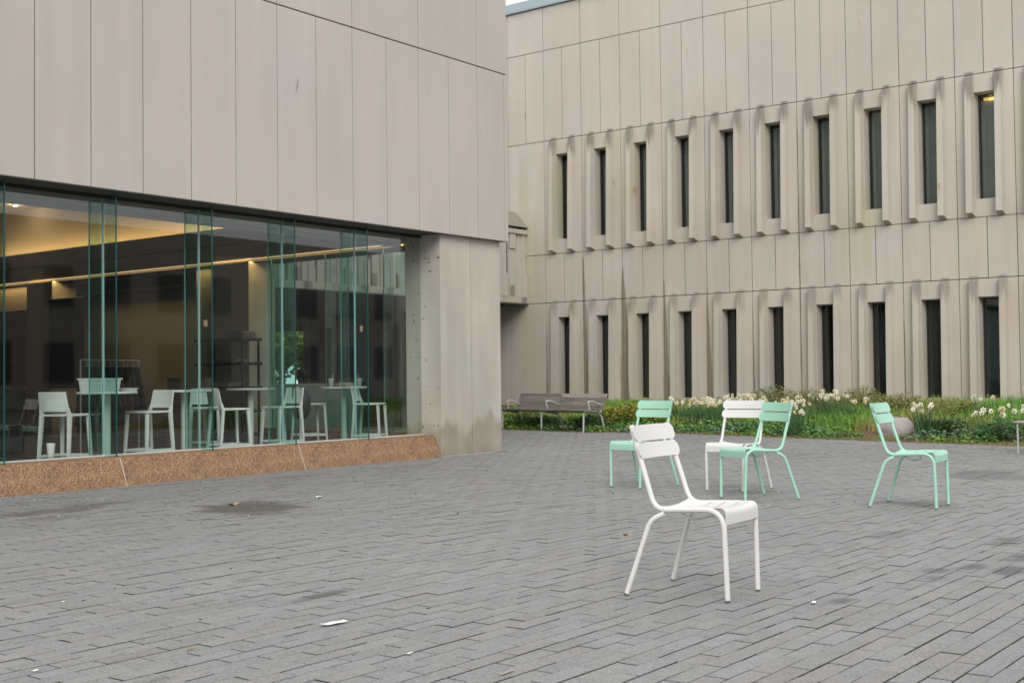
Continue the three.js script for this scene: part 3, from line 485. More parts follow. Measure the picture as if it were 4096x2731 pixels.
// ---------- benches at the garden edge ----------
{
  const wood = (s, a) => new THREE.MeshStandardMaterial({ map: tex(256, 128, (u, v) => { const g = fbm(u * 3, v * 60 + s, 4, 500 + s), k = fbm(u * 2 + s, v * 3, 3, 520 + s), q = (0.15 + 0.15 * g + 0.12 * (k - 0.4)) * a; return [q, q * 0.88, q * 0.79]; }, 0), roughness: 0.85 });
  const W = [wood(1, 0.95), wood(2, 0.8), wood(3, 1.35)]; for (const w of W) { w.map.wrapS = w.map.wrapT = THREE.RepeatWrapping; }
  const t = thing('wooden_bench', 'weathered wooden slat bench with grey metal frames against the garden', 'bench', [22.43, 0, -16.03], turnTo(-0.972, -0.234));
  const L = 1.47, uvw = (g, o) => faceUV(g, (x, y, z) => [x / 1.5 + o, (y * 3 + z * 3 + o)]);
  for (const x of [-1.39, 0.0, 1.39]) {   // three cast frames: front leg, seat bearer, rear leg, arm
    const f = obj('frame', [capTube(path([V(x, 0.0, 0.30), V(x, 0.44, 0.285), V(x, 0.375, -0.16), V(x, 0.4, -0.205), V(x, 0.80, -0.35)], [0, 0.05, 0.03, 0.08, 0]), 40, 0.022, 8), capTube(path([V(x, 0.375, -0.16), V(x, 0.33, -0.24), V(x, 0.0, -0.33)], 0.06), 20, 0.022, 8)], M.steel, t);
    obj('arm_rest', capTube(path([V(x, 0.43, 0.10), V(x, 0.655, 0.16), V(x, 0.66, 0.02), V(x, 0.56, -0.255)], [0, 0.04, 0.1, 0]), 32, 0.02, 8), M.steel, t);
  }
  for (let k = 0; k < 5; k++) for (const h of [0, 1]) { const z0 = 0.335 - k * 0.105; obj('seat_slat', uvw(cbox(h ? 0.004 : -L, h ? L : -0.004, 0.452 - k * 0.012, 0.487 - k * 0.012, z0 - 0.095, z0, 0.006), k + h * 3), W[k % 2], t); }
  for (let k = 0; k < 4; k++) for (const h of [0, 1]) {
    const g = new GB(), y0 = 0.475 + k * 0.088, y1 = y0 + 0.078, z = y => -0.215 - (y - 0.44) * 0.37, a = h ? 0.004 : -L, b = h ? L : -0.004;
    g.frustum([V(a, y0, z(y0) + 0.028), V(b, y0, z(y0) + 0.028), V(b, y0, z(y0) - 0.004), V(a, y0, z(y0) - 0.004)], [V(a, y1, z(y1) + 0.028), V(b, y1, z(y1) + 0.028), V(b, y1, z(y1) - 0.004), V(a, y1, z(y1) - 0.004)]);
    obj('back_slat', uvw(g.geo(), k * 1.7 + h), W[k === 3 && h ? 2 : (k + h) % 2], t);
  }
  const s = thing('low_table', 'low pale grey table with thin steel legs, cut by the right edge', 'table', [18.74, 0, -5.02], turnTo(-0.98, -0.2));
  obj('table_top', cbox(-0.03, 1.5, 0.44, 0.47, -0.55, 0.06, 0.008), mat(0.33, 0.30, 0.285, 0.7), s);
  for (const [x, z] of [[0.02, 0.02], [1.45, 0.02], [0.02, -0.5], [1.45, -0.5]]) obj('leg', rod(V(x, 0, z), V(x, 0.44, z), 0.014), M.steel, s);
}

// ---------- inside the cafe ----------
function legGeo(x0, y0, z0, x1, y1, z1, a, b) { const g = new GB(), R = (x, y, z, w) => [V(x - w, y, z - w), V(x + w, y, z - w), V(x + w, y, z + w), V(x - w, y, z + w)]; g.frustum(R(x0, y0, z0, a), R(x1, y1, z1, b)); return g.geo(); }
function makeStool(label, pos, turn) {
  const t = thing('bar_stool', label, 'stool', pos, turn, 'white bar stools inside the glass'), m = M.stool;
  for (const s of [-1, 1]) {
    obj('leg', legGeo(s * 0.215, 0.006, 0.23, s * 0.185, 0.79, 0.185, 0.014, 0.019), m, t);
    const g = legGeo(s * 0.215, 0.006, -0.25, s * 0.195, 0.80, -0.19, 0.014, 0.021); obj('leg', g, m, t);
    obj('back_post', legGeo(s * 0.195, 0.801, -0.19, s * 0.185, 0.9, -0.215, 0.021, 0.015), m, t);
    obj('side_footrest', cbox(s * 0.206 - 0.011, s * 0.206 + 0.011, 0.30, 0.335, -0.222, 0.204, 0.004), m, t);
  }
  obj('footrest', cbox(-0.195, 0.195, 0.30, 0.335, 0.19, 0.214, 0.004), m, t);
  obj('seat', plate(12, 10, (u, v) => { const x = (u - 0.5) * 0.40, z = mix(-0.20, 0.205, v); return V(-x, 0.812 - 0.016 * (1 - (2 * u - 1) ** 2) * Math.sin(v * 3.1), z); }, 0.024), m, t);
  obj('backrest', plate(14, 6, (u, v) => { const w = mix(0.205, 0.19, v), x = (u * 2 - 1) * w; return V(x, 0.855 + v * 0.235, -0.205 - 0.05 * v - 0.03 * (1 - (x / w) ** 2)); }, 0.016), m, t);
  return t;
}
const st = makeStool('white bar stool at the left beside the table with the plastic tub', [8.52, 0, -13.33], turnTo(0.93, -0.36));
dup(st, 'white bar stool between the first two tables, its back to the right', [9.78, 0, -13.42], turnTo(-0.99, -0.09));
dup(st, 'white bar stool in front of the black shelf, facing right', [11.08, 0, -13.38], turnTo(0.97, -0.25));
dup(st, 'white bar stool standing deeper in, behind the second table', [11.5, 0, -14.45], turnTo(-0.6, -0.8));
const bagStool = dup(st, 'white bar stool with a black backpack hung on its back', [12.12, 0, -13.48], turnTo(-1, 0.05));
dup(st, 'white bar stool beyond the backpack, facing the table with cups', [13.72, 0, -14.6], turnTo(0.9, -0.4));
dup(st, 'rightmost white bar stool next to the concrete column, seen from behind', [14.0, 0, -13.52], turnTo(0.45, -0.89));
function makeTable(label, pos) {
  const t = thing('bar_table', label, 'table', pos, 0, 'round bar tables inside the glass');
  obj('table_top', new THREE.LatheGeometry([[0, 1.052], [0.36, 1.052], [0.37, 1.058], [0.37, 1.078], [0.364, 1.084], [0, 1.084]].map(q => new THREE.Vector2(...q)), 40), M.stool, t);
  obj('pedestal', cyl(0, 0.02, 1.052, 0, 0.045), M.stool, t); obj('base', cyl(0, 0.007, 0.02, 0, 0.25, 0.24), M.stool, t); return t;
}
const tb = makeTable('round white bar table carrying a plastic storage tub', [9.16, 0, -13.42]);
dup(tb, 'round white bar table left of the black shelf, with nothing on it', [10.5, 0, -13.62], 0);
dup(tb, 'round white bar table in front of the black shelf', [12.5, 0, -14.6], 0);
dup(tb, 'round white bar table with drink cups and a tray', [13.95, 0, -14.05], 0);
{
  const t = thing('storage_tub', 'translucent white plastic tub on the leftmost bar table', 'tub', [9.08, 1.085, -13.46], -0.57);
  const pl = new THREE.MeshPhysicalMaterial({ color: lin(0.6, 0.63, 0.62), roughness: 0.6, transmission: 0.35, thickness: 0 }), g = new GB(), R = (y, a, c) => [V(-a, y, -c), V(a, y, -c), V(a, y, c), V(-a, y, c)];
  const A = R(0, 0.225, 0.14), B = R(0.155, 0.255, 0.165); for (let i = 0; i < 4; i++) { const j = (i + 1) % 4; g.quad(A[i], A[j], B[j], B[i]); } g.quad(...A); obj('tub_body', g.geo(), pl, t);
  obj('rim', [cbox(-0.27, 0.27, 0.15, 0.165, 0.165, 0.18, 0.003), cbox(-0.27, 0.27, 0.15, 0.165, -0.18, -0.165, 0.003), cbox(-0.27, -0.255, 0.15, 0.165, -0.165, 0.165, 0.003), cbox(0.255, 0.27, 0.15, 0.165, -0.165, 0.165, 0.003)], M.stool, t);
  obj('contents', [cbox(-0.17, -0.02, 0.006, 0.09, -0.1, 0.1, 0.01)], mat(0.10, 0.26, 0.10, 0.7), t); obj('contents', cbox(0.0, 0.12, 0.006, 0.1, -0.09, 0.1, 0.01), mat(0.08, 0.22, 0.36, 0.7), t);
  const c = thing('food_tray', 'small white foam food tray beside the tub', 'tray', [9.42, 1.085, -13.33], 0.3); { const h = new GB(), E = R(0, 0.075, 0.055), F = R(0.04, 0.1, 0.078); h.quad(...E); for (let i = 0; i < 4; i++) { const j = (i + 1) % 4; h.quad(E[i], E[j], F[j], F[i]); } obj('tray_body', h.geo(), M.stool, c); obj('food', cbox(-0.06, 0.06, 0.004, 0.028, -0.045, 0.045, 0.01), mat(0.42, 0.3, 0.14, 0.8), c); }
  const cupGeo = (h, r0, r1) => new THREE.LatheGeometry([[0, 0.002], [r0, 0.002], [r1, h], [r1 - 0.003, h], [r0 - 0.003, 0.006], [0, 0.006]].map(q => new THREE.Vector2(...q)), 24);
  const cup = obj('paper_cup', cupGeo(0.165, 0.036, 0.05), M.stool); cup.position.set(8.03, 0.337, -12.865); tag(cup, 'tall white paper cup on the sill by the leftmost stool', 'cup');
  const dc = new THREE.MeshPhysicalMaterial({ color: lin(0.72, 0.74, 0.7), roughness: 0.3, transmission: 0.5, thickness: 0 });
  const mk = (x, z, lab) => { const q = thing('drink_cup', lab, 'cup', [x, 1.085, z], rr(0, 6), 'drink cups on the right table'); obj('cup_body', cupGeo(0.12, 0.032, 0.046), dc, q); obj('lid', cyl(0, 0.12, 0.128, 0, 0.048, 0.044), M.stool, q); obj('straw', rod(V(0.005, 0.03, 0), V(0.03, 0.205, 0.01), 0.004), mat(0.5, 0.5, 0.45, 0.5), q); obj('drink', cyl(0, 0.01, 0.09, 0, 0.03, 0.038), mat(0.35, 0.28, 0.18, 0.4), q); };
  mk(13.72, -14.1, 'clear drink cup with a straw, left of the pair on the table'); mk(14.17, -13.92, 'clear drink cup with a straw, right of the pair on the table');
  const bt = obj('serving_tray', cbox(13.72, 14.12, 1.086, 1.10, -14.2, -13.9, 0.005), M.black); tag(bt, 'black serving tray lying between the two drink cups', 'tray');
  const bx = obj('snack_box', cbox(13.68, 13.86, 1.086, 1.15, -13.88, -13.75, 0.008), mat(0.5, 0.33, 0.24, 0.8)); tag(bx, 'small tan snack box at the table edge by the cups', 'box');
}
{ // backpack hanging on the stool
  const t = thing('backpack', 'black backpack hanging from the back of a white stool', 'bag', [12.47, 0.70, -13.44], turnTo(1, -0.05));
  const g = new THREE.SphereGeometry(1, 24, 18); { const p = g.attributes.position; for (let i = 0; i < p.count; i++) { const y = p.getY(i), k = 1 - 0.18 * sm(0.2, 1, y); p.setXYZ(i, Math.sign(p.getX(i)) * Math.pow(Math.abs(p.getX(i)), 0.7) * 0.15 * k, y * 0.24 + 0.16, Math.sign(p.getZ(i)) * Math.pow(Math.abs(p.getZ(i)), 0.8) * 0.10 * k); } g.computeVertexNormals(); }
  obj('bag_body', g, M.black, t); obj('pocket', new THREE.SphereGeometry(0.09, 16, 12).scale(1, 0.9, 0.5).translate(0, 0.09, 0.09), mat(0.03, 0.03, 0.033, 0.7), t);
  for (const s of [-1, 1]) obj('strap', capTube(path([V(s * 0.08, 0.36, -0.03), V(s * 0.08, 0.42, -0.09), V(s * 0.08, 0.1, -0.10), V(s * 0.09, -0.08, -0.05)], 0.05), 20, 0.011, 6), M.black, t);
}
{ // shelf rack with papers
  const t = thing('shelf_rack', 'black open shelf rack holding stacks of newspapers', 'shelf', [14.75, 0, -17.85], 0);
  for (const [x, z] of [[-0.19, -0.62], [0.19, -0.62], [-0.19, 0.62], [0.19, 0.62]]) obj('post', rod(V(x, 0.007, z), V(x, 1.94, z), 0.022, 10), M.black, t);
  for (const y of [0.2, 0.62, 1.04, 1.48, 1.92]) obj('shelf', cbox(-0.24, 0.24, y, y + 0.055, -0.68, 0.68, 0.01), M.black, t);
  const news = (lab, x, y, z, n, w) => { const q = thing('newspaper_stack', lab, 'papers', [x, y, z], 0, 'papers on the black shelf'); for (let k = 0; k < n; k++) { const a = obj('newspaper', cbox(-0.17, 0.17, k * 0.014, k * 0.014 + 0.0125, -w / 2, w / 2, 0.003), k % 3 ? mat(0.28, 0.25, 0.225, 0.9) : mat(0.36, 0.33, 0.3, 0.9), q); a.position.set(rr(-0.02, 0.02), 0, rr(-0.04, 0.04)); a.rotation.y = rr(-0.12, 0.12); } };
  news('pile of newspapers on the top of the black shelf', 14.75, 1.976, -17.5, 9, 0.46); news('dark flat pile on the second shelf of the rack', 14.75, 1.536, -17.75, 4, 0.6); news('loose papers on the middle shelf of the rack', 14.75, 1.096, -17.9, 5, 0.5);
}
{ // clothes rail, banner, cartons deeper inside
  const t = thing('clothes_rail', 'wheeled clothes rail hung with dark coats inside the cafe', 'clothes rail', [11.6, 0, -16.9], turnTo(0.3, 1));
  for (const s of [-1, 1]) { obj('upright', rod(V(s * 0.7, 0.05, 0), V(s * 0.7, 1.55, 0), 0.014), M.steel, t); obj('foot', rod(V(s * 0.7, 0.05, -0.25), V(s * 0.7, 0.05, 0.25), 0.014), M.steel, t); }
  obj('rail', rod(V(-0.7, 1.55, 0), V(0.7, 1.55, 0), 0.013), M.steel, t);
  for (let k = 0; k < 9; k++) { const x = -0.55 + k * 0.14 + rr(-0.03, 0.03), c = [[0.03, 0.025, 0.03], [0.05, 0.03, 0.03], [0.09, 0.06, 0.04], [0.02, 0.022, 0.03]][k % 4], h = rr(0.65, 0.95), b = 1.44; const g = new GB(), w = 0.22; g.frustum([V(x - 0.04, b - h, -w), V(x + 0.04, b - h, -w), V(x + 0.04, b - h, w), V(x - 0.04, b - h, w)], [V(x - 0.02, b, -0.1), V(x + 0.02, b, -0.1), V(x + 0.02, b, 0.1), V(x - 0.02, b, 0.1)]); const o = obj('coat', g.geo(), mat(...c, 0.9), t); obj('hanger', rod(V(x, b, 0), V(x, 1.56, 0), 0.005), M.steel, o); }
  dup(t, 'second clothes rail with dark garments at the far left', [9.4, 0, -17.6], turnTo(0.2, 1));
  const bn = thing('hanging_banner', 'tall dark banner hanging on the cafe back wall', 'banner', [15.12, 0, -23.6], 0);
  obj('cloth', cbox(-0.02, 0.0, 1.1, 3.0, -0.65, 0.65, 0.004), mat(0.02, 0.021, 0.028, 0.8), bn); obj('batten', rod(V(-0.01, 3.01, -0.67), V(-0.01, 3.01, 0.67), 0.015), M.dark, bn); obj('batten', rod(V(-0.01, 1.09, -0.67), V(-0.01, 1.09, 0.67), 0.015), M.dark, bn);
  const rp = thing('red_panel', 'dark reddish brown wall panel at the back left of the cafe', 'panel', [15.3, 0, -26.6], 0); for (let k = 0; k < 5; k++) obj('board', cbox(-0.05, 0.0, 0.01 + k * 0.57, 0.575 + k * 0.57, -1.2, 1.15, 0.006), M.red, rp);
  const card = [mat(0.20, 0.13, 0.07, 0.9), mat(0.16, 0.10, 0.055, 0.9)];
  const carton = (lab, x, y, z, w, h, d, k) => { const q = thing('carton', lab, 'box', [x, y, z], rr(-0.3, 0.3), 'cartons inside the cafe'); obj('box_body', cbox(-w / 2, w / 2, 0, h, -d / 2, d / 2, 0.006), card[k], q); obj('tape', box(-w / 2 + 0.01, w / 2 - 0.01, h + 0.0005, h + 0.0015, -0.03, 0.03), mat(0.3, 0.22, 0.13, 0.5), q); };
  carton('lower brown carton standing on the cafe floor behind the tables', 12.9, 0.007, -16.6, 0.6, 0.62, 0.5, 0); carton('brown carton stacked on the lower one behind the tables', 12.9, 0.63, -16.6, 0.55, 0.62, 0.48, 1);
  const dk = thing('display_case', 'low dark display case at the back left of the cafe', 'counter', [10.2, 0, -19.5], 0.4); obj('case_body', cbox(-1.6, 1.6, 0.007, 1.1, -0.4, 0.4, 0.01), mat(0.02, 0.02, 0.022, 0.5), dk); obj('case_top', cbox(-1.65, 1.65, 1.101, 1.14, -0.44, 0.44, 0.006), mat(0.05, 0.048, 0.045, 0.4), dk);
  for (const [x, lab] of [[10.176, 'small pink paper note stuck on the glass left of the shelf'], [13.04, 'small pink paper note stuck on the glass near the right fins']]) { const n = obj('paper_note', plate(5, 3, (u, v) => V(x + (u - 0.5) * 0.062, 1.905 + v * 0.085, ZG - 0.011 - 0.004 * Math.sin(u * 3.1)), 0.001), mat(0.72, 0.30, 0.22, 0.8)); tag(n, lab, 'note', 'pink notes on the glass'); }
}

// ---------- passage under the bridge: low wall, two seated people, trees ----------
{
  const w = obj('low_wall', cbox(16.55, 18.9, -0.02, 1.12, -19.0, -18.62, 0.015), mat(0.17, 0.175, 0.175, 0.9)); tag(w, 'grey concrete low wall seen through the cafe glass', 'wall');
  const s = thing('passage_bench', 'plain concrete bench behind the low wall in the passage', 'bench', [17.7, 0, -19.75], 0); obj('seat', cbox(-1.3, 1.3, 0.38, 0.46, -0.25, 0.25, 0.01), M.back, s); for (const x of [-1, 1]) obj('leg', cbox(x * 1.0 - 0.1, x * 1.0 + 0.1, -0.01, 0.378, -0.2, 0.2, 0.01), M.back, s);
  function sdfMesh(bones, res, ctr, half, k = 0.035) {
    const mc = new MarchingCubes(res, new THREE.MeshBasicMaterial(), false, false, 60000); mc.isolation = 0; const q = V(0, 0, 0);
    const B = bones.map(([a, b, ra, rb]) => ({ a: V(...a), d: V(...b).sub(V(...a)), ra, rb }));
    for (let i = 0; i < res; i++) for (let j = 0; j < res; j++) for (let l = 0; l < res; l++) {
      q.set(ctr[0] + (i / (res - 1) * 2 - 1) * half, ctr[1] + (j / (res - 1) * 2 - 1) * half, ctr[2] + (l / (res - 1) * 2 - 1) * half); let d = 9;
      for (const o of B) { const t = clamp(q.clone().sub(o.a).dot(o.d) / Math.max(1e-6, o.d.lengthSq())), e = q.clone().sub(o.a).addScaledVector(o.d, -t).length() - mix(o.ra, o.rb, t), h = clamp(0.5 + 0.5 * (d - e) / k); d = mix(d, e, h) - k * h * (1 - h); }
      mc.field[l * res * res + j * res + i] = -d;
    }
    mc.update(); const n = mc.count, g = new THREE.BufferGeometry(), P = new Float32Array(n * 3), N = new Float32Array(n * 3);
    for (let i = 0; i < n; i++) { for (let a = 0; a < 3; a++) { P[i * 3 + a] = ctr[a] + mc.positionArray[i * 3 + a] * half; N[i * 3 + a] = mc.normalArray[i * 3 + a]; } }
    g.setAttribute('position', new THREE.BufferAttribute(P, 3)); g.setAttribute('normal', new THREE.BufferAttribute(N, 3)); g.computeVertexNormals(); return metreUV(g);
  }
  const bones = []; for (const e of [-1, 1]) bones.push([[e * 0.17, 1.05, 0], [e * 0.24, 0.78, 0.08], 0.05, 0.042], [[e * 0.24, 0.78, 0.08], [e * 0.08, 0.68, 0.3], 0.04, 0.03], [[e * 0.09, 0.55, 0], [e * 0.12, 0.55, 0.42], 0.085, 0.06], [[e * 0.12, 0.55, 0.42], [e * 0.12, 0.09, 0.40], 0.058, 0.04], [[e * 0.12, 0.05, 0.40], [e * 0.13, 0.04, 0.55], 0.04, 0.035], [[e * 0.08, 0.68, 0.3], [e * 0.03, 0.66, 0.37], 0.03, 0.02]);
  bones.push([[0, 0.58, 0], [0, 1.0, -0.02], 0.135, 0.14], [[-0.12, 1.05, 0], [0.12, 1.05, 0], 0.075, 0.075], [[0, 1.08, 0], [0, 1.2, 0.02], 0.055, 0.05]);
  const body = sdfMesh(bones, 84, [0, 0.66, 0.12], 0.66), head = sdfMesh([[[0, 1.30, 0.02], [0, 1.36, 0.0], 0.085, 0.092], [[0, 1.235, 0.05], [0, 1.28, 0.05], 0.05, 0.065], [[0, 1.285, 0.10], [0, 1.30, 0.115], 0.012, 0.014], [[-0.085, 1.30, 0], [-0.09, 1.32, 0], 0.014, 0.016], [[0.085, 1.30, 0], [0.09, 1.32, 0], 0.014, 0.016]], 56, [0, 1.31, 0.02], 0.17, 0.02);
  const hair = sdfMesh([[[0, 1.34, -0.025], [0, 1.37, -0.015], 0.103, 0.098], [[0, 1.32, -0.06], [0, 1.06, -0.11], 0.085, 0.06], [[-0.08, 1.3, -0.03], [-0.1, 1.1, -0.04], 0.04, 0.04], [[0.08, 1.3, -0.03], [0.1, 1.1, -0.04], 0.04, 0.04]], 48, [0, 1.26, -0.05], 0.27, 0.03);
  for (const [x, c, turn, lab] of [[17.02, [0.14, 0.13, 0.13], 2.3, 'person with long dark hair and grey top seated behind the low wall'], [18.3, [0.035, 0.035, 0.04], 3.4, 'person in dark clothes seated at the right behind the low wall']]) {
    const p = thing('person', lab, 'person', [x, 0, -19.75], turn, 'people sitting in the passage'); obj('body', body, mat(...c, 0.9), p); obj('head', head, mat(0.30, 0.18, 0.13, 0.6), p); obj('hair', hair, mat(0.012, 0.01, 0.009, 0.6), p);
    for (const e of [-1, 1]) obj('eye', new THREE.SphereGeometry(0.011, 8, 6).translate(e * 0.033, 1.325, 0.093), M.dark, p);
  }
}
function leafCloud(n, place, size, cols, up = 0.3, asp = 0.55) {   // many small folded leaves
  const P = [], N = [], C = []; const q = new THREE.Quaternion(), e = new THREE.Euler();
  for (let i = 0; i < n; i++) {
    const p = place(i); if (!p) continue; const s = size * rr(0.6, 1.35), c = cols[Math.floor(rnd() * cols.length)], t = rr(0.75, 1.25);
    e.set(rr(-1, 1) * (1 - up) * 1.3, rr(0, 6.283), rr(-1, 1) * (1 - up) * 1.3); q.setFromEuler(e);
    const v = [V(0, 0, -s), V(s * asp, 0.12 * s, -s * 0.1), V(0, -0.06 * s, s), V(-s * asp, 0.12 * s, -s * 0.1)].map(a => a.applyQuaternion(q).add(p));
    for (const m of [0, 1, 2, 0, 2, 3]) P.push(v[m].x, v[m].y, v[m].z);
    for (let m = 0; m < 6; m++) C.push(c[0] * t, c[1] * t, c[2] * t);
  }
  const g = new THREE.BufferGeometry(); g.setAttribute('position', new THREE.Float32BufferAttribute(P, 3)); g.setAttribute('color', new THREE.Float32BufferAttribute(C, 3)); g.computeVertexNormals(); return metreUV(g);
}
const leafMat = new THREE.MeshPhysicalMaterial({ vertexColors: true, roughness: 0.75, side: THREE.DoubleSide, transmission: 0.4, thickness: 0 });
const leafPlain = new THREE.MeshStandardMaterial({ vertexColors: true, roughness: 0.7, side: THREE.DoubleSide });
{
  const bark = mat(0.08, 0.06, 0.045, 0.95);
  for (const [x, z, h, lab, pal] of [[33.4, -38, 7, 'fresh green tree beyond the passage under the link', [[0.34, 0.46, 0.07], [0.26, 0.40, 0.06]]], [31.2, -40.5, 8, 'yellow green tree behind the passage, left of the other', [[0.46, 0.46, 0.10], [0.36, 0.44, 0.09]]], [36, -40, 9, 'broad green tree farthest beyond the passage', [[0.26, 0.38, 0.07], [0.32, 0.42, 0.09]]], [25, -38.5, 8, 'tall green tree added left of the passage opening to block sky light', [[0.32, 0.44, 0.08], [0.25, 0.37, 0.06]]], [38.5, -38, 9, 'dense green tree added far right behind the passage to block sky light', [[0.26, 0.36, 0.07], [0.32, 0.40, 0.08]]]]) {  // the last pair is added to keep sky light out of the passage
    const t = thing('tree', lab, 'tree', [x, -0.02, z], 0, 'trees beyond the passage'), R = [];
    const tr = [new THREE.CylinderGeometry(0.1, 0.17, h * 0.45, 10).translate(0, h * 0.225, 0)], tips = [];
    for (let k = 0; k < 9; k++) { const a = k * 2.4, l = rr(1, 2), e = V(Math.cos(a) * l, h * rr(0.12, 0.8), Math.sin(a) * l); tr.push(new THREE.TubeGeometry(new THREE.QuadraticBezierCurve3(V(0, h * rr(0.2, 0.42), 0), V(e.x * 0.3, e.y * 0.8, e.z * 0.3), e), 8, 0.04, 6)); tips.push(e); R.push(rr(1.1, 1.7)); }
    obj('trunk', tr, bark, t);
    obj('crown', leafCloud(11000, i => { const k = i % 9, d = V(rr(-1, 1), rr(-1, 1), rr(-1, 1)).normalize().multiplyScalar(R[k] * Math.cbrt(rnd())); d.y *= 0.8; return tips[k].clone().add(d).setY(Math.max(0.15, tips[k].y + d.y)); }, 0.13, pal, 0.2), leafMat, t);
  }
}

// ---------- garden bed ----------
{
  const nz = 110, nx = 26, P = [], C = [], I = [], z0 = -28, z1 = 3.2;
  for (let j = 0; j <= nz; j++) for (let i = 0; i <= nx; i++) {
    const z = mix(z0, z1, j / nz), t = i / nx, x = mix(edgeX(z) + 0.03 * (fbm(z * 3, 1, 3, 3) - 0.5), XB + 0.04, t * t * 0.5 + t * 0.5), n = fbm(x * 6, z * 6, 4, 7), g = sm(0.4, 0.7, fbm(x * 2.5, z * 1.2, 3, 9)) * (t < 0.3 ? 1 : 0.5);
    P.push(x, i === 0 ? -0.02 : bedY(x, z), z); const k = 0.6 + 0.9 * n, c = [mix(0.125, 0.13, g) * k, mix(0.078, 0.125, g) * k, mix(0.046, 0.035, g) * k]; C.push(...c);
  }
  for (let j = 0; j < nz; j++) for (let i = 0; i < nx; i++) { const a = j * (nx + 1) + i, b = a + 1, c = a + nx + 1, d = c + 1; I.push(a, c, b, b, c, d); }
  const g = new THREE.BufferGeometry(); g.setAttribute('position', new THREE.Float32BufferAttribute(P, 3)); g.setAttribute('color', new THREE.Float32BufferAttribute(C, 3)); g.setIndex(I); g.computeVertexNormals();
  const m = metreUV(g); structure(obj('garden_bed', m, new THREE.MeshStandardMaterial({ vertexColors: true, roughness: 1, side: THREE.DoubleSide })));
}
const inBed = (x, z) => V(x, bedY(x, z), z);
const rel = (t, z) => mix(edgeX(z), XB, t);
{
  // low leafy ground cover in clumps along the front
  const clumps = []; for (let k = 0; k < 640; k++) { const z = rr(-19.3, 1.5), t = k % 3 ? Math.pow(rnd(), 1.6) * 0.5 + 0.055 : rr(0.3, 0.93), x = rel(t, z); if (z > -8.9 && z < -7.75 && t < 0.36) continue; clumps.push([x, z, rr(0.16, 0.34), rr(0.10, 0.27) * (t < 0.12 ? 0.75 : 1), rnd()]); }
  const pal = [[[0.085, 0.20, 0.035], [0.11, 0.24, 0.045]], [[0.11, 0.19, 0.095], [0.145, 0.23, 0.125]], [[0.16, 0.29, 0.035], [0.20, 0.33, 0.042]]];
  const L = []; for (const [x, z, r, h, kind] of clumps) L.push(leafCloud(95, () => { const a = rr(0, 6.283), q = Math.sqrt(rnd()) * r, px = x + Math.cos(a) * q, pz = z + Math.sin(a) * q; if (px < edgeX(pz) + 0.07 || px > XB - 0.25) return null; return V(px, bedY(px, pz) + h * (0.15 + 0.85 * rnd()) * Math.sqrt(Math.max(0.05, 1 - (q / r) ** 2)), pz); }, 0.034, pal[kind < 0.5 ? 0 : kind < 0.78 ? 1 : 2], 0.45, 0.7));
  stuff(tag(obj('ground_cover', mergeGeometries(L), leafPlain), 'low leafy green ground cover along the front of the garden', 'ground cover'));
  // mown and dry grass strip at the very edge and tall grass behind
  const P = [], C = [];
  const blade = (x, z, h, w, c, lean) => { const y = bedY(x, z) - 0.01, a = rr(0, 6.283), dx = Math.cos(a), dz = Math.sin(a), lx = rr(-1, 1) * lean * h, lz = rr(-1, 1) * lean * h, t = rr(0.75, 1.25); const A = [x - dx * w, y, z - dz * w], B = [x + dx * w, y, z + dz * w], D = [x + lx * 0.4 + dx * w * 0.7, y + h * 0.6, z + lz * 0.4 + dz * w * 0.7], E = [x + lx * 0.4 - dx * w * 0.7, y + h * 0.6, z + lz * 0.4 - dz * w * 0.7], T = [x + lx, y + h * rr(0.85, 1), z + lz]; P.push(...A, ...B, ...D, ...A, ...D, ...E, ...E, ...D, ...T); for (let i = 0; i < 9; i++) C.push(c[0] * t, c[1] * t, c[2] * t); };
  for (let k = 0; k < 40000; k++) { const z = rr(-19.2, 2), t = rr(0.3, 0.985), x = rel(t, z); const dens = fbm(x * 0.9, z * 0.9, 3, 601); if (dens < 0.34 || (z > -8.7 && z < -7.6 && t < 0.4)) continue; const y = fbm(x * 0.7, z * 0.7, 3, 611), dry = y > 0.56; blade(x, z, rr(0.16, 0.36) * (z > -12 ? 1 : 0.8), 0.0075, dry ? [0.28, 0.29, 0.085] : y > 0.42 ? [0.17, 0.33, 0.045] : [0.125, 0.26, 0.045], 0.45); }
  for (let k = 0; k < 9000; k++) { const z = rr(-13.6, 2), t = rr(0.004, 0.11), x = rel(t, z), g = fbm(x * 2, z * 1.5, 3, 621); blade(x, z, rr(0.02, 0.065), 0.005, g > 0.5 ? [0.22, 0.18, 0.07] : [0.15, 0.20, 0.04], 0.8); }
  const g = new THREE.BufferGeometry(); g.setAttribute('position', new THREE.Float32BufferAttribute(P, 3)); g.setAttribute('color', new THREE.Float32BufferAttribute(C, 3)); g.computeVertexNormals();
  stuff(tag(obj('tall_grass', metreUV(g), leafPlain), 'green and straw coloured grass growing through the garden', 'grass'));
  // dry litter on the soil
  stuff(tag(obj('leaf_litter', leafCloud(2600, () => { const z = rr(-19, 1), x = rel(Math.pow(rnd(), 2) * 0.35 + 0.006, z); return V(x, bedY(x, z) + 0.012, z); }, 0.022, [[0.2, 0.11, 0.05], [0.13, 0.07, 0.035], [0.24, 0.17, 0.09]], 0.8), leafPlain), 'dry brown leaf litter on the garden soil', 'leaf litter'));
}
